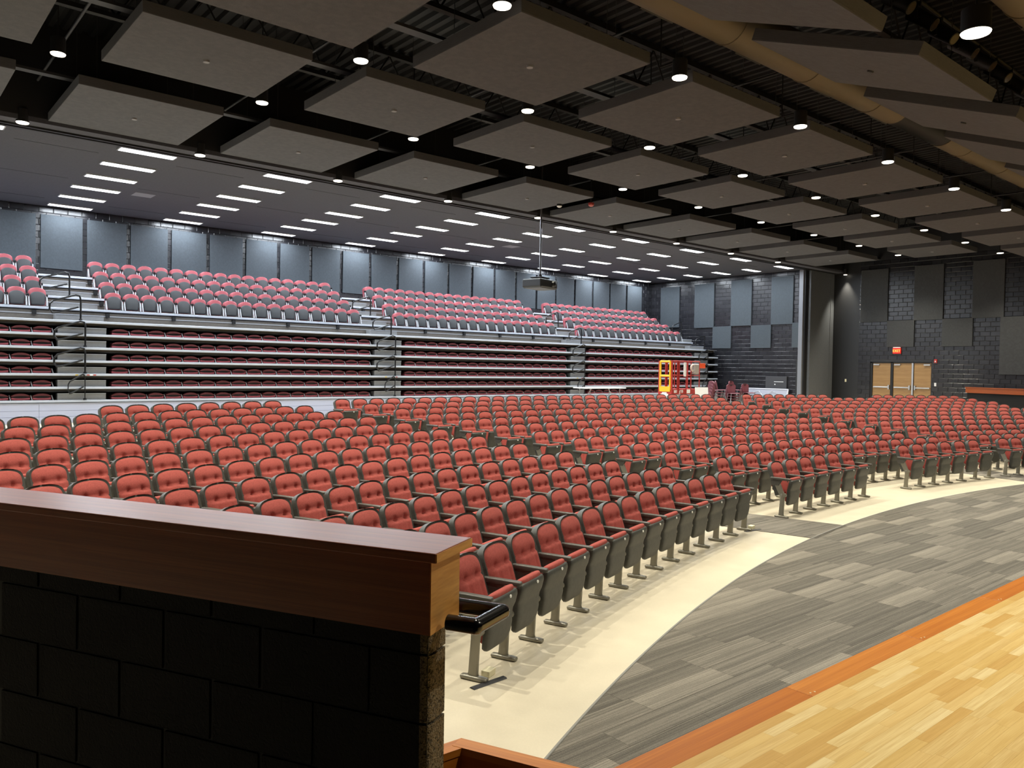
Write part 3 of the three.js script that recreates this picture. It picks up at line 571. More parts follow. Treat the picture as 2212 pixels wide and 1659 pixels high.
// ---------------------------------------------------------------- telescopic bleacher
const ZS = 24.0, RISE = 0.363, TREAD = 0.75, deckH = k => 1.10 + RISE * k + (k > 0 ? 0.008 * k : 0), deckZ = k => ZS + Math.max(0, k) * TREAD;
const AISLES = [[4.25, 5.45], [14.05, 15.15], [23.72, 24.62], [32.45, 33.6]], BX0 = XBAYL + 0.1, BX1 = 34.25;
const SECT = [[-1.99, 3.89, 13], [5.81, 13.65, 17], [15.53, 23.24, 17], [25.05, 32.05, 15]];
{
  const b = group('telescopic_bleacher'); tag(b, 'half retracted telescopic bleacher with aluminium nosings and stacked lower tiers', 'bleacher');
  const nose = (x0, x1, h, z) => { const q = new RoundedBoxGeometry(x1 - x0, 0.066, 0.06, 2, 0.014); const c = P((x0 + x1) / 2, h - 0.033, z + 0.03); return q.translate(c.x, c.y, c.z); };
  for (let k = -6; k <= 0; k++) {
    mesh('nosing', nose(BX0, k === 0 ? 33.25 : BX1, deckH(k), ZS), M.alu, b);
    mesh('deck', hbox(BX0, BX1 - 0.05, deckH(k) - 0.02, deckH(k) - 0.003, ZS + 0.05, ZS + 0.95), M.aluDull, b);
    const pb = mesh('plywood_edge', hbox(BX0, BX1 - 0.1, deckH(k) - 0.105, deckH(k) - 0.022, ZS + 0.22, ZS + 0.24), M.ply, b);
    mesh('truss_beam', hbox(BX0, BX1 - 0.1, deckH(k) - 0.15, deckH(k) - 0.11, ZS + 0.26, ZS + 0.34), M.steelDark, b);
  }
  for (let k = 1; k <= 4; k++) {
    const xr = 33.25 - 0.35 * k * 0.4;
    mesh('nosing', nose(BX0, xr, deckH(k), deckZ(k)), M.alu, b);
    mesh('deck', hbox(BX0, xr - 0.02, deckH(k) - 0.025, deckH(k) - 0.003, deckZ(k) + 0.05, k === 4 ? ZBACK - 0.05 : deckZ(k + 1) + 0.06), M.aluDull, b);
    mesh('riser', hbox(BX0, xr - 0.05, deckH(k - 1), deckH(k) - 0.085, deckZ(k) + 0.06, deckZ(k) + 0.08), M.riser, b);
    mesh('riser_rail', hbox(BX0, xr - 0.05, deckH(k) - 0.2, deckH(k) - 0.17, deckZ(k) + 0.045, deckZ(k) + 0.06), M.aluDull, b);
    for (let X = BX0 + 0.6; X < xr - 0.5; X += 1.83) mesh('row_lock', bx(0.1, 0.12, 0.08).translate(...P(X, deckH(k) - 0.16, deckZ(k) + 0.02).toArray()), M.black, b);
  }
  // dark void behind the stacked tiers
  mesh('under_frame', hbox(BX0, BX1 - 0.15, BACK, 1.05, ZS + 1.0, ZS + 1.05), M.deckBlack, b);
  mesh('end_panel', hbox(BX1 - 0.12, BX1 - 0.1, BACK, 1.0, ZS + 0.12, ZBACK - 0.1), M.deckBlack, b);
  // front skirt boards under the lowest nosing
  for (let X = BX0; X < BX1 - 0.5; X += 6.1) {
    const x1 = Math.min(X + 6.095, BX1);
    mesh('skirt_board', hbox(X, x1, -1.36, -1.165, ZS + 0.0, ZS + 0.03), M.fascia, b); mesh('skirt_board', hbox(X, x1, -1.52, -1.366, ZS - 0.012, ZS + 0.02), M.fascia, b); mesh('skirt_board', hbox(X, x1, BACK + 0.005, -1.526, ZS - 0.03, ZS + 0.01), M.fascia, b);
  }
  mesh('lower_deck', hbox(BX0, BX1, -1.165, -1.158, ZS - 0.02, ZS + 0.1), M.aluDull, b);
  // aisle steps
  AISLES.forEach(([x0, x1]) => {
    for (let k = -6; k <= 3; k++) {
      const h = deckH(k), z = k < 0 ? ZS + 0.14 : deckZ(k + 1) - 0.30, z1 = k < 0 ? ZS + 0.42 : deckZ(k + 1) + 0.02;
      const stp = mesh('aisle_step', new RoundedBoxGeometry(x1 - x0, 0.175, z1 - z, 1, 0.006).translate(...P((x0 + x1) / 2, h + 0.0875, (z + z1) / 2).toArray()), M.stepGrey, b);
      mesh('step_edge', hbox(x0, x1, h + 0.165, h + 0.18, z - 0.012, z + 0.03), M.alu, stp);
    }
  });
  // small coloured row stickers beside the handrail posts
  const st = [std(0xd0b030, 0.6), M.white, std(0xb04030, 0.6)];
  AISLES.slice(0, 3).forEach(([x0, x1]) => { const c = (x0 + x1) / 2; [[-0.16, 0], [0.12, 2], [0.2, 1], [0.28, 2]].forEach(([dx, m]) => mesh('row_sticker', bx(0.07, 0.03, 0.004).translate(...P(c + dx, deckH(-4) - 0.04, ZS - 0.002).toArray()), st[m], b)); });
}
// handrails
{
  const proto = [];
  const make = () => {
    const y = 0.70, pts = [[0, 0, 0], [0, y - 0.12, 0], [-0.03, y - 0.02, 0], [-0.12, y, 0], [-0.66, y - 0.19, 0], [-0.74, y - 0.27, 0], [-0.75, y - 0.42, 0], [-0.68, y - 0.52, 0], [-0.56, y - 0.50, 0], [-0.06, y - 0.33, 0]].map(a => new THREE.Vector3(...a));
    return merge([...pts.slice(1).map((p, i) => bar(pts[i], p, 0.024, 8)), ...pts.slice(1, -1).map(p => new THREE.SphereGeometry(0.024, 8, 6).translate(p.x, p.y, p.z))]);
  };
  const g = make(), foot = new THREE.CylinderGeometry(0.04, 0.05, 0.05, 10).translate(0, 0.025, 0), short = g.clone().scale(0.55, 1, 1);
  [4.88, 14.78, 24.40, 33.30].forEach((X, ai) => [2, 0, -2, -4, -6].forEach((k, i) => {
    const o = group('aisle_handrail', P(X - (k >= 0 ? 0.08 : 0), deckH(k), k > 0 ? deckZ(k) + 0.1 : k === 0 ? ZS + 0.12 : ZS - 0.06));
    tag(o, `black looped handrail at the ${['first bleacher aisle', 'aisle before the projector', 'aisle beyond the projector', 'end aisle by the side wall'][ai]}, ${ORD[i]} from the top`, 'handrail', 'bleacher handrails');
    mesh('rail', k === -6 ? short : g, M.railBlack, o); mesh('foot', foot, M.railBlack, o);
  }));
}
// bleacher seats: tipped up on the open tiers
const secName = ['outermost block', 'block before the projector', 'block under the projector', 'block by the side wall'];
{
  const o = group('bleacher_seat');
  const shell = pad(0.190, 0.365, (x, v, u) => 0.035 * (1 - Math.abs(u) ** 3) * Math.sin(Math.PI * Math.min(1, 0.25 + v * 0.7)), 0.03, 8, 10, 0.6, 2.3, 0.86);
  shell.rotateX(-0.10); shell.translate(0, 0.045, 0.10); mesh('seat_shell', shell, M.bleachShell, o);
  const red = pad(0.208, 0.475, (x, v, u) => 0.03 * (1 - Math.abs(u) ** 4), 0.16, 8, 10, 0.70, 2.6, 0.9); red.rotateX(-0.14); red.translate(0, 0.05, 0.03); mesh('backrest', red, M.bleachRed, o);
  for (const s of [-1, 1]) {
    mesh('leg', merge([bar(new THREE.Vector3(s * 0.212, 0.006, 0.16), new THREE.Vector3(s * 0.216, 0.30, 0.06), 0.021, 6), bar(new THREE.Vector3(s * 0.214, 0.006, -0.04), new THREE.Vector3(s * 0.218, 0.22, 0.02), 0.014, 6)]), M.aluDull, o);
    mesh('arm_stub', new RoundedBoxGeometry(0.035, 0.07, 0.11, 1, 0.012).translate(s * 0.222, 0.31, 0.06), M.black, o);
  }
  let first = true;
  for (let k = 4; k >= 1; k--) SECT.forEach(([a, c, n], si) => {
    for (let i = 0; i < n; i++) {
      const X = a + (c - a) * i / (n - 1), p = project(X, deckH(k) + 0.3, deckZ(k) + 0.15); if (p[0] < -90) continue;
      const q = first ? o : copy(o, 'bleacher_seat'); first = false; q.position.copy(P(X, deckH(k), deckZ(k) + 0.17));
      tag(q, `tipped up red bleacher seat, ${['front', 'second', 'third', 'top'][k - 1]} open tier, ${ORD[i]} in ${secName[si]}`, 'bleacher seat', 'tipped up bleacher seats');
    }
  });
}
// folded seats in the stacked tiers
{
  const o = new THREE.Group();
  const lens = (y0, y1, top, bot) => { // lens outline in x-y
    const W = 0.205, s = new THREE.Shape(), n = 10; for (let i = 0; i <= n; i++) { const u = -1 + 2 * i / n, y = y0 + bot * (1 - u * u); i ? s.lineTo(u * W, y) : s.moveTo(u * W, y); } for (let i = n; i >= 0; i--) { const u = -1 + 2 * i / n; s.lineTo(u * W * 1.0, y1 + top * (1 - Math.abs(u) ** 2.4)); }
    const g = new THREE.ExtrudeGeometry(s, { depth: 0.34, bevelEnabled: true, bevelThickness: 0.012, bevelSize: 0.008, bevelSegments: 2, curveSegments: 4 }); return g.translate(0, 0, -0.34);
  };
  mesh('seat_cushion', lens(0.022, 0.062, -0.018, -0.012), M.bleachRed, o);
  mesh('folded_back', lens(0.100, 0.112, 0.060, 0.022), M.bleachMaroon, o);
  mesh('hinge_block', bx(0.37, 0.06, 0.28).translate(0, 0.084, -0.165), M.black, o);
  mesh('bracket', merge([bar(new THREE.Vector3(0.262, 0.0, 0.0), new THREE.Vector3(0.235, 0.13, -0.05), 0.016, 6)]), M.aluDull, o);
  const spots = [];
  for (let k = -1; k >= -6; k--) SECT.forEach(([a, c, n], si) => {
    for (let i = 0; i < n; i++) { const X = a + (c - a) * i / (n - 1), p = project(X, deckH(k), ZS + 0.1); if (p[0] < -60) continue; spots.push([p[2], X, k, si, i]); }
  });
  spots.sort((a, b) => a[0] - b[0]);
  const restA = [], restB = [], restC = [];
  spots.forEach(([d, X, k, si, i], n) => {
    const pos = P(X, deckH(k), ZS + 0.17);
    if (n < 298) {
      const q = o.clone(); q.name = numbered('folded_seat'); q.userData = {}; scene.add(q); q.position.copy(pos);
      tag(q, `folded maroon bleacher seat, ${ORD[-1 - k]} stacked tier down, ${ORD[i]} in ${secName[si]}`, 'folded seat', 'folded bleacher seats');
    } else { restA.push(o.children[0].geometry.clone().translate(pos.x, pos.y, pos.z)); restB.push(o.children[1].geometry.clone().translate(pos.x, pos.y, pos.z)); restC.push(o.children[3].geometry.clone().translate(pos.x, pos.y, pos.z)); }
  });
  if (restA.length) {
    const g = group('distant_folded_seats'); tag(g, 'further folded maroon seats in the stacked tiers near the side wall', 'folded seats', null, 'stuff');
    mesh('cushions', merge(restA), M.bleachRed, g); mesh('folded_backs', merge(restB), M.bleachMaroon, g); mesh('brackets', merge(restC), M.aluDull, g);
    g.children.forEach(c => { c.userData.kind = 'stuff'; });
  }
}
// ---------------------------------------------------------------- auditorium seats
const rowY = [0, 0, 0, 0, 0, 0, 0, 0, 0, 0, 0, 0];
const A_R = [-10.41, -10.56, -10.77, -10.78, -10.94, -11.05, -11.14, -11.24, -11.45, -11.58, -11.70, -11.94];
const B_L = [-6.65, -6.95, -7.30, -7.57, -7.79, -7.96, -8.19, -8.35, -8.52, -8.74, -8.99, -9.18];
const B_R = [9.14, 9.04, 9.12, 9.35, 9.50, 9.68, 9.92, 10.12, 10.38, 10.69, 11.02, 11.31];
const C_L = [11.57, 12.03, 12.30, 12.51, 12.72, 12.90, 13.02, 13.14, 13.36, 13.50, 13.72, 14.03];
const nB = [0, 17, 18, 19, 20, 21, 22, 23, 24, 26, 27, 28];
function makeSeat() {
  const o = new THREE.Group();
  const lean = g => g.rotateX(-0.315).translate(0, 0.362, -0.075);
  const H = 0.575;
  const shell = pad(0.232, H, (x, v, u) => 0.010 + 0.012 * Math.abs(u) ** 6, 0.045, 10, 16, 0.80, 2.5, 0.97);
  mesh('back_shell', toCreasedNormals(lean(shell), 0.7), M.plastic, o);
  const tuft = (x, v, u) => {
    const by = 0.68, ex = x * 1, edge = Math.min(1, (1 - Math.abs(u)) * 6) * Math.min(1, (1 - v) * 9 + 0.02);
    let z = 0.040 * (1 - Math.abs(u) ** 5) * Math.min(1, Math.max(0, (1.0 - v) * 5.5)) ** 0.6 + 0.004;
    for (const bxp of [-0.42, 0.42]) { const dx = (ex - bxp) * 0.218, dy = (v - by) * H; z -= 0.036 * Math.exp(-(dx * dx + dy * dy) / 0.0006); }
    const dy = (v - by) * H; z -= 0.018 * Math.exp(-dy * dy / 0.0003) * (Math.abs(ex) < 0.95 ? 1 : 0);
    if (v < by) { z += 0.010 * Math.min(1, (by - v) * 12) * (1 - Math.abs(u) ** 5); const k = Math.min(1, (by - v) * 8); for (const c of [-0.42, 0.42]) { const dx = (ex - c) * 0.218; z -= 0.013 * k * Math.exp(-dx * dx / 0.0004); } }
    return Math.max(0.001, z);
  };
  const cush = pad(0.214, H - 0.028, tuft, 0.004, 20, 30, 0.80, 2.5, 0.97); cush.translate(0, 0.006, 0.010); mesh('back_cushion', lean(cush), M.fabric, o);
  const btn = new THREE.SphereGeometry(0.008, 8, 6).scale(1, 1, 0.5); 
  const seatShell = mesh('seat_shell', loft([[0.195, 0.10, 0.062, 0.012], [0.20, 0.15, 0.066, 0.022], [0.225, 0.185, 0.074, 0.032], [0.28, 0.202, 0.088, 0.038], [0.36, 0.206, 0.100, 0.040], [0.44, 0.207, 0.102, 0.037], [0.475, 0.212, 0.107, 0.036], [0.52, 0.218, 0.124, 0.040], [0.59, 0.220, 0.138, 0.042], [0.622, 0.217, 0.141, 0.036], [0.636, 0.205, 0.141, 0.022]], 18, 5), M.plastic, o);
  mesh('seat_cushion', loft([[0.25, 0.15, 0.05, 0.02], [0.28, 0.19, 0.055, 0.036], [0.45, 0.198, 0.078, 0.042], [0.58, 0.20, 0.106, 0.044], [0.63, 0.20, 0.116, 0.044], [0.655, 0.196, 0.122, 0.036], [0.668, 0.18, 0.126, 0.02]], 16, 3.4), M.fabric, o);
  mesh('number_disc', new THREE.CylinderGeometry(0.017, 0.017, 0.004, 14).scale(1, 1, 0.8).rotateX(Math.PI / 2 - 0.1).translate(0.06, 0.606, 0.182), M.disc, seatShell);
  return o;
}
const standardGeo = (() => {
  const post = loft([[0.02, 0.019, 0.02, 0.052], [0.06, 0.017, 0.022, 0.044], [0.30, 0.016, 0.036, 0.040], [0.36, 0.018, 0.043, 0.044], [0.41, 0.017, 0.045, 0.036]], 12, 3);
  const pivot = new THREE.CylinderGeometry(0.030, 0.030, 0.056, 14).rotateZ(Math.PI / 2).translate(0, 0.385, 0.075);
  const plate = extrude([[0.075, 0.345], [0.01, 0.345], [-0.03, 0.42], [-0.105, 0.56], [-0.145, 0.635], [-0.03, 0.635], [0.005, 0.555], [0.05, 0.45], [0.08, 0.40]], 0.016, 0.004, 1).translate(0, 0, -0.008).rotateY(-Math.PI / 2);
  const foot = loft([[-0.118, 0.022, 0, 0.010], [-0.11, 0.031, 0, 0.016], [-0.05, 0.033, 0, 0.020], [0.06, 0.033, 0, 0.020], [0.11, 0.031, 0, 0.016], [0.118, 0.022, 0, 0.010]], 12, 3).rotateX(Math.PI / 2).translate(0, 0.020, 0.03);
  const arm = loft([[-0.165, 0.020, 0, 0.010], [-0.16, 0.029, 0, 0.021], [-0.05, 0.032, 0, 0.024], [0.15, 0.032, 0, 0.022], [0.185, 0.028, 0, 0.018], [0.192, 0.018, 0, 0.009]], 12, 4).rotateX(Math.PI / 2).translate(0, 0.655, -0.01);
  const block = extrude([[-0.15, 0.54], [-0.03, 0.55], [0.03, 0.64], [-0.165, 0.642], [-0.17, 0.59]], 0.026, 0.004, 1).translate(0, 0, -0.013).rotateY(-Math.PI / 2);
  return { post: merge([post, pivot, plate]), foot, arm: merge([arm, block]) };
})();
function addStandard(o, x) {
  const put = (n, g, m) => { const q = mesh(n, g, m, o); q.position.x = x; return q; };
  put('post', standardGeo.post, M.post); put('foot', standardGeo.foot, M.post); put('armrest', standardGeo.arm, M.armPlastic);
}
{
  const W = 0.516, spots = [];
  const blockName = ['block by wood-capped wall', 'centre block', 'block by exit doors'];
  const add = (sec, k, deg, w, seatNo, end) => {
    const R = R0 + DR * k, t = deg * Math.PI / 180, X = CX + R * Math.sin(t), Z = CZ + R * Math.cos(t), h = floorH(R);
    const p = project(X + 0.2 * Math.sin(t), h + 0.85, Z + 0.2 * Math.cos(t)), lo = project(X, h, Z);
    if (p[2] < 1 || p[0] < -140 || p[0] > 2340) return;
    const capLine = 1043 + p[0] * 0.1155, hid = p[0] < 1000 && p[1] > capLine + 4;       // behind the low wall
    spots.push({ sec, k, deg, R, X, Z, h, w, seatNo, end, d: p[2] + (hid ? 60 : 0) });
  };
  for (let k = 0; k < 12; k++) {
    const R = R0 + 0.26 + DR * k, step = (k === 0 ? 0.9636 : 0.528 / R * 180 / Math.PI);
    // block A runs from the aisle towards the low wall
    for (let i = 0; i < (k === 0 ? 14 : 32); i++) {
      const deg = A_R[k] - step * i; if (k === 11 && i > 7 && i < 12) continue; if (deg < -29) break;
      add(0, k, deg, step, i, k === 0 && i === 13 ? 'l' : (k === 11 && i === 7) ? 'l' : '');
    }
    if (k === 0) { for (let i = 0; i < 6; i++) { add(1, 0, -6.65 + i * 1.086, 1.086, i, i ? '' : 'l'); add(1, 0, 3.38 + i * 1.152, 1.152, i + 9, i ? '' : 'l'); } }
    else for (let i = 0; i < nB[k]; i++) { const s = (B_R[k] - B_L[k]) / (nB[k] - 1); add(1, k, B_L[k] + s * i, s, i, i ? '' : 'l'); }
    const stC = (k === 0 ? 0.56 : 0.545) / R * 180 / Math.PI;
    for (let i = 0; i < 30; i++) { const deg = C_L[k] + stC * i; if (deg > 28.8) break; if (k === 11 && i > 7 && i < 12) continue; add(2, k, deg, stC, i, i && !(k === 11 && i === 12) ? '' : 'l'); }
  }
  spots.sort((a, b) => a.d - b.d);
  const proto = makeSeat(), far = [];
  spots.forEach((s, n) => {
    const half = Math.tan(s.w / 2 * Math.PI / 180) * s.R;
    if (n < 300) {
      const q = proto.clone(); q.name = numbered('auditorium_seat'); q.userData = {}; scene.add(q); q.position.copy(P(s.X, s.h, s.Z)); q.rotation.y = -s.deg * Math.PI / 180;
      addStandard(q, half); if (s.end) addStandard(q, -half);
      const where = s.sec === 1 ? (s.seatNo < 30 ? `${ORD[s.seatNo]} from the near aisle` : '') : `${ORD[s.seatNo]} from the aisle`;
      tag(q, `red tufted theatre seat, ${s.k ? ORD[s.k] + ' row' : 'front row'} of ${blockName[s.sec]}, ${where}`, 'theatre seat', `theatre seats in the ${blockName[s.sec]}`);
    } else far.push([s, half]);
  });
  // the rest of the seats, one object: instanced copies with the same shapes
  const tint = (g, c) => { const h = g.index ? g.toNonIndexed() : g.clone(), col = new THREE.Color(c), a = new Float32Array(h.attributes.position.count * 3); for (let i = 0; i < a.length; i += 3) { a[i] = col.r; a[i + 1] = col.g; a[i + 2] = col.b; } for (const k of Object.keys(h.attributes)) if (!['position', 'normal', 'uv'].includes(k)) h.deleteAttribute(k); if (!h.attributes.uv) h.setAttribute('uv', new THREE.BufferAttribute(new Float32Array(h.attributes.position.count * 2), 2)); h.setAttribute('color', new THREE.BufferAttribute(a, 3)); return h; };
  const byName = n => { let f; proto.traverse(c => { if (c.name === n) f = c.geometry; }); return f; };
  const g = mergeGeometries([tint(byName('back_shell'), 0x51524f), tint(byName('seat_shell'), 0x51524f), tint(byName('back_cushion'), 0xb2554e), tint(byName('seat_cushion'), 0xb2554e), tint(byName('number_disc'), 0xf2f2ee),
    tint(standardGeo.post.clone().translate(0.26, 0, 0), 0x8a877c), tint(standardGeo.foot.clone().translate(0.26, 0, 0), 0x8a877c), tint(standardGeo.arm.clone().translate(0.26, 0, 0), 0x4c4a46)]);
  const im = new THREE.InstancedMesh(g, std(0xffffff, 0.85, { vertexColors: true, map: fabricTex }), far.length); im.name = 'distant_theatre_seats'; im.castShadow = im.receiveShadow = true;
  const m4 = new THREE.Matrix4(), qq = new THREE.Quaternion(), ax = new THREE.Vector3(0, 1, 0);
  far.forEach(([s], i) => { m4.compose(P(s.X, s.h, s.Z), qq.setFromAxisAngle(ax, -s.deg * Math.PI / 180), new THREE.Vector3(1, 1, 1)); im.setMatrixAt(i, m4); });
  tag(im, 'the remaining rows of red theatre seats further back', 'theatre seats', null, 'stuff'); scene.add(im);
  console.log('floor seats', spots.length, 'far', far.length);
}
// floor boxes and cover plates at the row ends
{
  const put = (X, Z, turn, label) => {
    const o = group('floor_outlet', P(X, FRONT, Z), turn); tag(o, label, 'floor outlet', 'floor outlets');
    mesh('box', new RoundedBoxGeometry(0.11, 0.05, 0.075, 2, 0.006).translate(0, 0.026, 0), M.cream, o);
    mesh('cable_cover', extrude([[-0.03, 0], [0.03, 0], [0.018, 0.010], [-0.018, 0.010]], 0.34).rotateY(Math.PI / 2 - 0.35).translate(-0.30, 0.001, 0.02), M.steelDark, o);
  };
  const a = polar(R0 - 0.08, -23.15), b = polar(R0 - 0.06, -9.55); put(a[0], a[1], 0.4, 'cream floor outlet with a dark cable cover beside the wooden-capped wall'); put(b[0], b[1], 0.2, 'cream floor outlet at the aisle end of the front row');
}
// ---------------------------------------------------------------- doors, sign and fittings on the exit wall
{
  const X = XR, leafs = [[16.42, 17.26], [15.48, 16.30], [14.62, 15.38]];
  const fr = group('door_frame'); tag(fr, 'black steel frame around the three exit doors', 'door frame', null, 'structure');
  const f = (z0, z1, h0, h1) => hbox(X + 0.02, X + 0.14, h0, h1, z0, z1);
  mesh('jamb', f(17.26, 17.36, BACK, door.top), M.black, fr); mesh('jamb', f(16.30, 16.42, BACK, door.top), M.black, fr); mesh('jamb', f(14.58, 14.62, BACK, door.top), M.black, fr); mesh('head', f(14.58, 17.36, door.top - 0.05, door.top), M.black, fr);
  mesh('mullion', f(15.395, 15.465, BACK, door.top - 0.05), M.steel, fr);
  leafs.forEach(([z0, z1], i) => {
    const g = group('door_' + (i + 1)); tag(g, `light wood exit door leaf with a push bar, ${['beside the pier', 'in the middle of three', 'next to the light switch'][i]}`, 'door', null, 'structure');
    const zc = (z0 + z1) / 2;
    mesh('leaf', hbox(X + 0.06, X + 0.10, BACK + 0.01, door.top - 0.055, z0 + 0.006, z1 - 0.006), M.doorWood, g);
    const bar_ = mesh('push_bar', new RoundedBoxGeometry(0.07, 0.06, z1 - z0 - 0.08, 2, 0.015).translate(...P(X + 0.03, -0.60, zc).toArray()), M.steel, g);
    mesh('bar_housing', new RoundedBoxGeometry(0.08, 0.2, 0.07, 2, 0.01).translate(...P(X + 0.025, -0.60, i === 1 ? z0 + 0.07 : i ? z1 - 0.07 : z0 + 0.07).toArray()), M.steel, bar_);
    mesh('closer', new RoundedBoxGeometry(0.07, 0.07, 0.28, 1, 0.008).translate(...P(X + 0.03, door.top - 0.13, i === 2 ? z0 + 0.18 : z1 - 0.18).toArray()), M.aluDull, g);
    mesh('kick_plate', hbox(X + 0.055, X + 0.06, BACK + 0.03, BACK + 0.28, z0 + 0.03, z1 - 0.03), M.steel, g);
  });
}
const font = await new FontLoader().loadAsync('fonts/droid/droid_sans_bold.typeface.json');
{
  const o = group('exit_sign', P(XR - 0.05, 1.1, 16.12), -Math.PI / 2); tag(o, 'red glowing EXIT sign on the wall above the doors', 'exit sign');
  mesh('housing', new RoundedBoxGeometry(0.37, 0.27, 0.06, 2, 0.01).translate(0, 0, 0), std(0xb02018, 0.5, { emissive: 0xff2a12, emissiveIntensity: 0.08 }), o);
  mesh('canopy', bx(0.34, 0.04, 0.05).translate(0, 0.15, 0), M.white, o);
  const t = new TextGeometry('EXIT', { font, size: 0.12, depth: 0.008, curveSegments: 3 }); t.computeBoundingBox(); const c = t.boundingBox; t.translate(-(c.max.x + c.min.x) / 2, -(c.max.y + c.min.y) / 2, 0.03);
  mesh('letters', t, std(0xff7a30, 0.5, { emissive: 0xff8a3a, emissiveIntensity: 0.7 }), o);
  const l = new THREE.PointLight(0xff3018, 0.05, 0, 2); l.name = 'sign_light'; l.position.set(0, 0, 0.08); l.castShadow = true; o.add(l);
}
{
  const o = group('fire_strobe', P(XR - 0.03, 0.63, 14.42), -Math.PI / 2); tag(o, 'red wall mounted fire alarm strobe beside the exit doors', 'fire alarm');
  mesh('plate', new RoundedBoxGeometry(0.12, 0.17, 0.05, 2, 0.01), std(0xb02a24, 0.5), o); mesh('lens', new RoundedBoxGeometry(0.05, 0.06, 0.03, 2, 0.01).translate(0, -0.02, 0.03), M.white, o);
  const s = group('light_switch', P(XR - 0.015, -0.42, 14.42), -Math.PI / 2); tag(s, 'white light switch plate beside the exit doors', 'switch'); mesh('plate', new RoundedBoxGeometry(0.09, 0.15, 0.014, 1, 0.004), M.white, s); mesh('toggle', bx(0.02, 0.05, 0.02).translate(0, 0, 0.01), M.white, s);
  const s2 = group('light_switch', P(XR - 0.012, -0.33, 18.55), -Math.PI / 2); tag(s2, 'small cream switch plate on the smooth pier', 'switch'); mesh('plate', new RoundedBoxGeometry(0.08, 0.14, 0.014, 1, 0.004), M.cream, s2); mesh('toggle', bx(0.02, 0.05, 0.02).translate(0, 0, 0.01), M.cream, s2);
}
// ---------------------------------------------------------------- projector
{
  const X = 16.59, Z = 18.33, o = group('projector', P(X, 2.5, Z), 0.25); tag(o, 'black ceiling projector hanging on a long pole', 'projector');
  const body = mesh('body', new RoundedBoxGeometry(0.98, 0.27, 0.72, 4, 0.05).translate(0, 0.16, 0), std(0x1b1c1f, 0.5), o);
  mesh('underside', new RoundedBoxGeometry(0.9, 0.03, 0.64, 2, 0.012).translate(0, 0.02, 0), std(0x4c4d52, 0.5), o);
  const barrel = mesh('lens_barrel', new THREE.CylinderGeometry(0.09, 0.1, 0.1, 20).rotateX(Math.PI / 2).translate(0.2, 0.16, 0.39), M.black, o);
  mesh('lens', new THREE.SphereGeometry(0.07, 16, 8, 0, Math.PI * 2, 0, Math.PI / 2).rotateX(Math.PI / 2).scale(1, 1, 0.4).translate(0.2, 0.16, 0.44), M.glossBlack, barrel);
  for (let i = 0; i < 5; i++) mesh('vent', bx(0.32, 0.015, 0.02).translate(-0.25, 0.09 + i * 0.035, 0.355), M.black, body);
  mesh('mount_plate', new RoundedBoxGeometry(0.5, 0.04, 0.4, 1, 0.01).translate(0, 0.36, 0), M.black, o);
  for (const s of [-1, 1]) mesh('mount_arm', bx(0.04, 0.1, 0.34).translate(s * 0.2, 0.31, 0), M.black, o);
  mesh('swivel', new THREE.CylinderGeometry(0.05, 0.07, 0.1, 12).translate(0, 0.42, 0), M.black, o);
  mesh('pole', new THREE.CylinderGeometry(0.03, 0.03, 4.1, 12).translate(0, 2.43, 0), std(0x77777c, 0.3, { metalness: 0.7 }), o);
  mesh('ceiling_plate', new THREE.CylinderGeometry(0.12, 0.12, 0.03, 16).translate(0, 4.47, 0), M.black, o);
  const s = group('smoke_detector', P(16.3, 4.938, 17.2)); tag(s, 'white round detector under the ceiling panel near the projector pole', 'detector'); mesh('base', new THREE.CylinderGeometry(0.08, 0.08, 0.05, 18), M.black, s); mesh('dome', new THREE.SphereGeometry(0.08, 16, 8, 0, Math.PI * 2, Math.PI / 2, Math.PI / 2).scale(1, 0.6, 1).translate(0, -0.025, 0), M.white, s);
  const r = group('ceiling_strobe', P(17.05, 5.0, 16.6)); tag(r, 'red round alarm strobe at a ceiling panel corner', 'fire alarm'); mesh('base', new THREE.CylinderGeometry(0.09, 0.09, 0.05, 18), std(0xa03028, 0.5), r); mesh('dome', new THREE.SphereGeometry(0.085, 16, 8, 0, Math.PI * 2, Math.PI / 2, Math.PI / 2).scale(1, 0.7, 1).translate(0, -0.025, 0), std(0xc06058, 0.4), r);
  mesh('bracket', bx(0.04, 1.0, 0.04).translate(0, 0.5, 0), M.black, r);
}
// access panels and joints in the bleacher ceiling
[[6.25, 24.35], [20.0, 23.9]].forEach(([X, Z], i) => { const m = mesh('access_panel', hbox(X, X + 0.55, 4.888, 4.9, Z, Z + 0.55), std(0x7a7a82, 0.8), scene); tag(m, `pale square access panel in the bleacher ceiling, ${['by the second strip light column', 'beyond the projector'][i]}`, 'access panel'); });
{ const l = []; for (let Z = 20.45; Z < 28; Z += 3.4) for (let c = -1; c < 9; c++) { const X = 5.283 + 3.457 * c + 0.9; l.push(hbox(X, X + 1.7, 4.896, 4.9, Z, Z + 0.015)); } const m = mesh('trim_4', merge(l), M.black, scene); tag(m, 'thin dark joint slots in the bleacher ceiling', 'joint', null, 'structure'); }
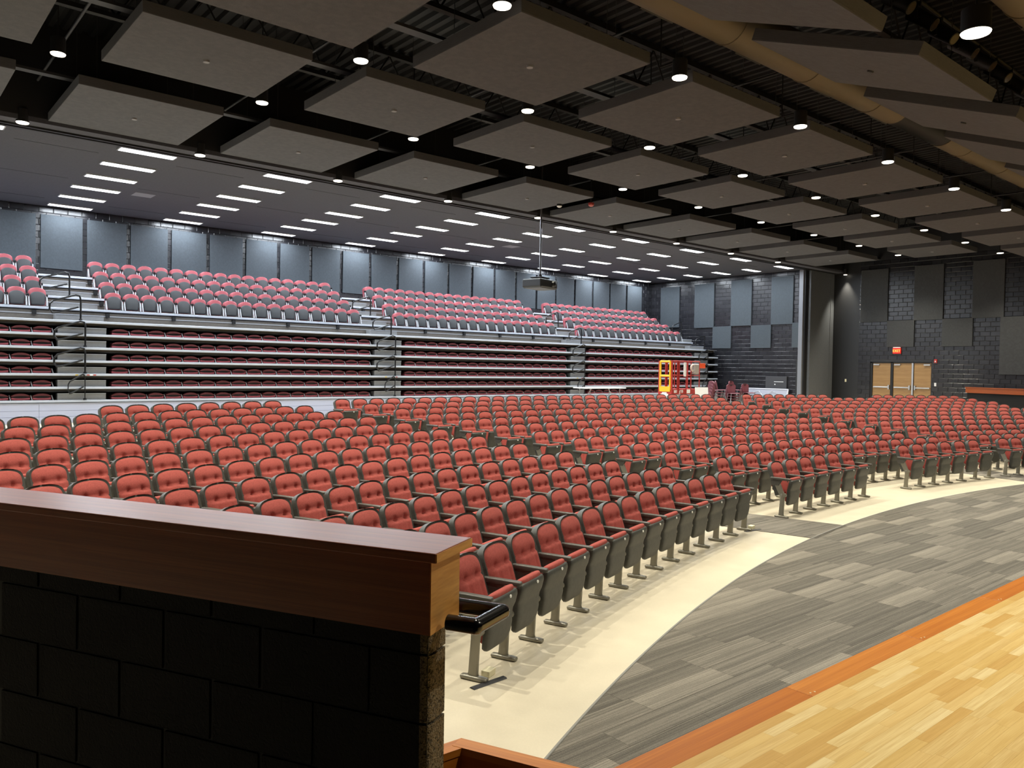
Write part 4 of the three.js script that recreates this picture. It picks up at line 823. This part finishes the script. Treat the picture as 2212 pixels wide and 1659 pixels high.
// ---------------------------------------------------------------- scissor lift
{
  const X0 = 24.4, Z0 = 19.2, o = group('scissor_lift', P(X0, BACK, Z0)); tag(o, 'small red scissor lift with a yellow entry gate by the bleachers', 'scissor lift');
  const V = (x, y, z) => new THREE.Vector3(x, y, -z), L = 1.75, D = 0.58, dk = 0.80, tp = 2.08;
  const rail = (name, list, r, m) => mesh(name, merge(list.map(([a, b]) => bar(V(...a), V(...b), r, 8))), m, o);
  mesh('base', new RoundedBoxGeometry(1.5, 0.42, 0.52, 2, 0.03).translate(0.95, 0.36, -D / 2), M.cream, o);
  for (const [x, z] of [[0.4, 0.02], [1.5, 0.02], [0.4, 0.56], [1.5, 0.56]]) mesh('wheel', new THREE.CylinderGeometry(0.15, 0.15, 0.1, 18).rotateX(Math.PI / 2).translate(x, 0.15, -z), M.black, o);
  mesh('scissor_arms', merge([bar(V(0.4, 0.58, 0.08), V(1.5, 0.74, 0.08), 0.03), bar(V(1.5, 0.58, 0.08), V(0.4, 0.74, 0.08), 0.03), bar(V(0.4, 0.58, 0.5), V(1.5, 0.74, 0.5), 0.03)]), M.white, o);
  mesh('platform', new RoundedBoxGeometry(L, 0.22, D, 2, 0.02).translate(L / 2, dk + 0.08, -D / 2), M.liftRed, o);
  rail('top_rail', [[[0, tp, 0], [L, tp, 0]], [[0, tp, D], [L, tp, D]], [[L, tp, 0], [L, tp, D]]], 0.024, M.liftRed);
  rail('mid_rail', [[[0, 1.52, 0], [L, 1.52, 0]], [[0, 1.52, D], [L, 1.52, D]], [[L, 1.52, 0], [L, 1.52, D]]], 0.02, M.liftRed);
  for (const x of [0.02, 0.34, 0.42, 0.9, 1.2, L]) for (const z of [0, D]) mesh('rail_post', bar(V(x, dk, z), V(x, tp, z), x > 0.3 && x < 0.5 ? 0.03 : 0.022, 8), M.liftRed, o);
  mesh('gate', merge([...[[[0.05, dk + 0.15], [0.05, tp - 0.03]], [[D - 0.05, dk + 0.15], [D - 0.05, tp - 0.03]], [[0.05, tp - 0.02], [D - 0.05, tp - 0.02]], [[0.05, 1.5], [D - 0.05, 1.5]]].map(([p, q]) => bar(V(-0.05, p[1], p[0]), V(-0.05, q[1], q[0]), 0.04, 8)), bx(0.06, 0.2, D - 0.06).translate(-0.05, dk + 0.18, -D / 2)]), M.liftYellow, o);
  mesh('gate_frame', merge([bar(V(-0.03, dk - 0.06, -0.02), V(-0.03, tp, -0.02), 0.035, 8), bar(V(-0.03, dk - 0.06, D + 0.02), V(-0.03, tp, D + 0.02), 0.035, 8), bx(0.05, 0.24, D + 0.06).translate(-0.04, dk - 0.02, -D / 2)]), M.liftRed, o);
  mesh('ladder', merge([bar(V(-0.08, 0.1, 0.14), V(-0.08, dk, 0.14), 0.03), bar(V(-0.08, 0.1, 0.44), V(-0.08, dk, 0.44), 0.03), bx(0.05, 0.05, 0.3).translate(-0.08, 0.3, -0.29), bx(0.05, 0.05, 0.3).translate(-0.08, 0.5, -0.29), bx(0.02, 0.18, 0.22).translate(-0.085, 0.76, -0.29)]), M.white, o);
  mesh('control_box', new RoundedBoxGeometry(0.3, 0.4, 0.2, 2, 0.04).translate(1.38, tp - 0.3, 0.06), std(0xa39c98, 0.5), o);
  mesh('cable_bundle', new THREE.TorusGeometry(0.12, 0.04, 8, 16).translate(1.2, tp - 0.25, 0.09), std(0xc9b8b0, 0.6), o);
  mesh('document_pouch', bx(0.14, 0.55, 0.03).translate(0.78, tp - 0.32, 0.02), M.white, o);
  mesh('warning_placard', new RoundedBoxGeometry(0.36, 0.2, 0.03, 1, 0.01).translate(1.92, tp - 0.16, 0.02), std(0xe0532a, 0.5), o);
  const t = new TextGeometry('ML_g19', { font, size: 0.12, depth: 0.004, curveSegments: 2 }); mesh('lettering', t.translate(0.12, dk + 0.03, 0.004), M.white, o);
  mesh('badge', bx(0.22, 0.15, 0.006).translate(1.05, dk + 0.09, 0.004), M.white, o);
}
// ---------------------------------------------------------------- folding tables, stacked chairs, boards
{
  const o = group('folding_table', P(22.75, BACK, 22.6)); tag(o, 'white folding table standing in front of the bleachers', 'folding table');
  mesh('top', new RoundedBoxGeometry(2.44, 0.045, 0.76, 2, 0.015).translate(1.2, 0.93, 0), M.white, o);
  for (const x of [0.3, 2.1]) mesh('leg_frame', merge([bar(new THREE.Vector3(x, 0, 0.3), new THREE.Vector3(x, 0.91, 0.3), 0.014), bar(new THREE.Vector3(x, 0, -0.3), new THREE.Vector3(x, 0.91, -0.3), 0.014), bar(new THREE.Vector3(x, 0.2, -0.3), new THREE.Vector3(x, 0.2, 0.3), 0.012), bar(new THREE.Vector3(x, 0.5, 0), new THREE.Vector3(x + (x < 1 ? 0.4 : -0.4), 0.9, 0), 0.01)]), M.steel, o);
}
{
  const o = group('leaning_table', P(34.05, BACK, 21.2), 0); tag(o, 'grey folding table on its side leaning against the block wall', 'folding table');
  const inner = new THREE.Group();
  mesh('top', new RoundedBoxGeometry(0.05, 0.92, 2.36, 2, 0.02).rotateZ(-0.28).translate(0.16, 0.46, 0), M.tableGrey, o);
  mesh('rim', merge([bx(0.06, 0.04, 2.38).rotateZ(-0.28).translate(0.26, 0.89, 0), bx(0.06, 0.9, 0.04).rotateZ(-0.28).translate(0.13, 0.46, 1.18), bx(0.06, 0.9, 0.04).rotateZ(-0.28).translate(0.13, 0.46, -1.18)]), std(0xbfc0ca, 0.6), o);
  for (const s of [-1, 1]) mesh('folded_leg', merge([bar(new THREE.Vector3(0.02, 0.25, s * 1.0), new THREE.Vector3(0.13, 0.62, s * 0.95), 0.014), bar(new THREE.Vector3(0.13, 0.62, s * 0.95), new THREE.Vector3(0.16, 0.78, s * 0.35), 0.014), bar(new THREE.Vector3(0.16, 0.78, s * 0.35), new THREE.Vector3(0.10, 0.55, s * 0.1), 0.014)]), M.steel, o);
}
{ const o = group('wall_cabinet', P(XBAY - 0.06, BACK, 20.75)); tag(o, 'flat grey board standing against the block wall behind the folding table', 'board');
  mesh('board', new RoundedBoxGeometry(0.06, 1.52, 1.14, 1, 0.01).translate(0, 0.76, 0), M.steelDark, o); mesh('label_strip', bx(0.004, 0.02, 0.5).translate(-0.033, 1.25, 0.15), M.white, o); mesh('latch', bx(0.01, 0.05, 0.05).translate(-0.034, 1.12, -0.05), M.white, o); }
{ const o = group('sign_board', P(25.95, BACK, 18.9), -0.5); tag(o, 'white sign board leaning upright beside the scissor lift', 'board'); mesh('panel', new RoundedBoxGeometry(0.56, 1.06, 0.03, 1, 0.008).rotateX(-0.15).translate(0, 0.53, 0), M.white, o); mesh('frame', new RoundedBoxGeometry(0.54, 0.05, 0.05, 1, 0.01).translate(0, 0.05, 0.06), M.white, o); }
{
  const seatG = loft([[-0.21, 0.17, 0, 0.01], [-0.2, 0.2, 0, 0.014], [0.0, 0.215, -0.012, 0.014], [0.18, 0.2, 0, 0.014], [0.2, 0.16, 0, 0.01]], 14, 3).rotateX(Math.PI / 2).translate(0, 0.45, 0.02);
  const backG = pad(0.21, 0.38, (x, v, u) => 0.01 + 0.02 * u * u, 0.008, 8, 10, 0.7, 2.3, 0.75).rotateX(-0.2).translate(0, 0.47, -0.20), hand = new RoundedBoxGeometry(0.1, 0.025, 0.03, 1, 0.008).translate(0, 0.79, -0.245);
  const lv = (a, b) => bar(new THREE.Vector3(...a), new THREE.Vector3(...b), 0.012, 6);
  const make = (X, Z, turn, n, label) => {
    for (let i = 0; i < n; i++) {
      const o = group('stacking_chair', P(X, BACK + i * 0.115, Z), turn); o.translateZ(i * 0.03); tag(o, `${label}, ${ORD[n - 1 - i]} from the top`, 'chair', 'stacked maroon chairs');
      mesh('seat', seatG, M.purple, o); mesh('backrest', backG, M.purple, o); mesh('hand_slot', hand, M.black, o);
      for (const sx of [-1, 1]) { mesh('leg', lv([sx * 0.23, 0, 0.22], [sx * 0.18, 0.45, 0.14]), M.steel, o); mesh('leg', lv([sx * 0.23, 0, -0.2], [sx * 0.18, 0.46, -0.14]), M.steel, o); }
    }
  };
  make(27.45, 19.4, 1.2, 5, 'maroon stacking chair in the stack beside the bleacher end');
  make(28.5, 19.9, 0.5, 5, 'maroon stacking chair in the rear middle stack');
  make(29.15, 19.6, 0.1, 5, 'maroon stacking chair in the stack behind the front one');
  make(28.05, 18.9, -0.5, 4, 'maroon stacking chair in the front stack');
  make(29.75, 19.3, -0.2, 4, 'maroon stacking chair in the stack beside the leaning table');
}
shade(scene);
renderer.render(scene, camera);
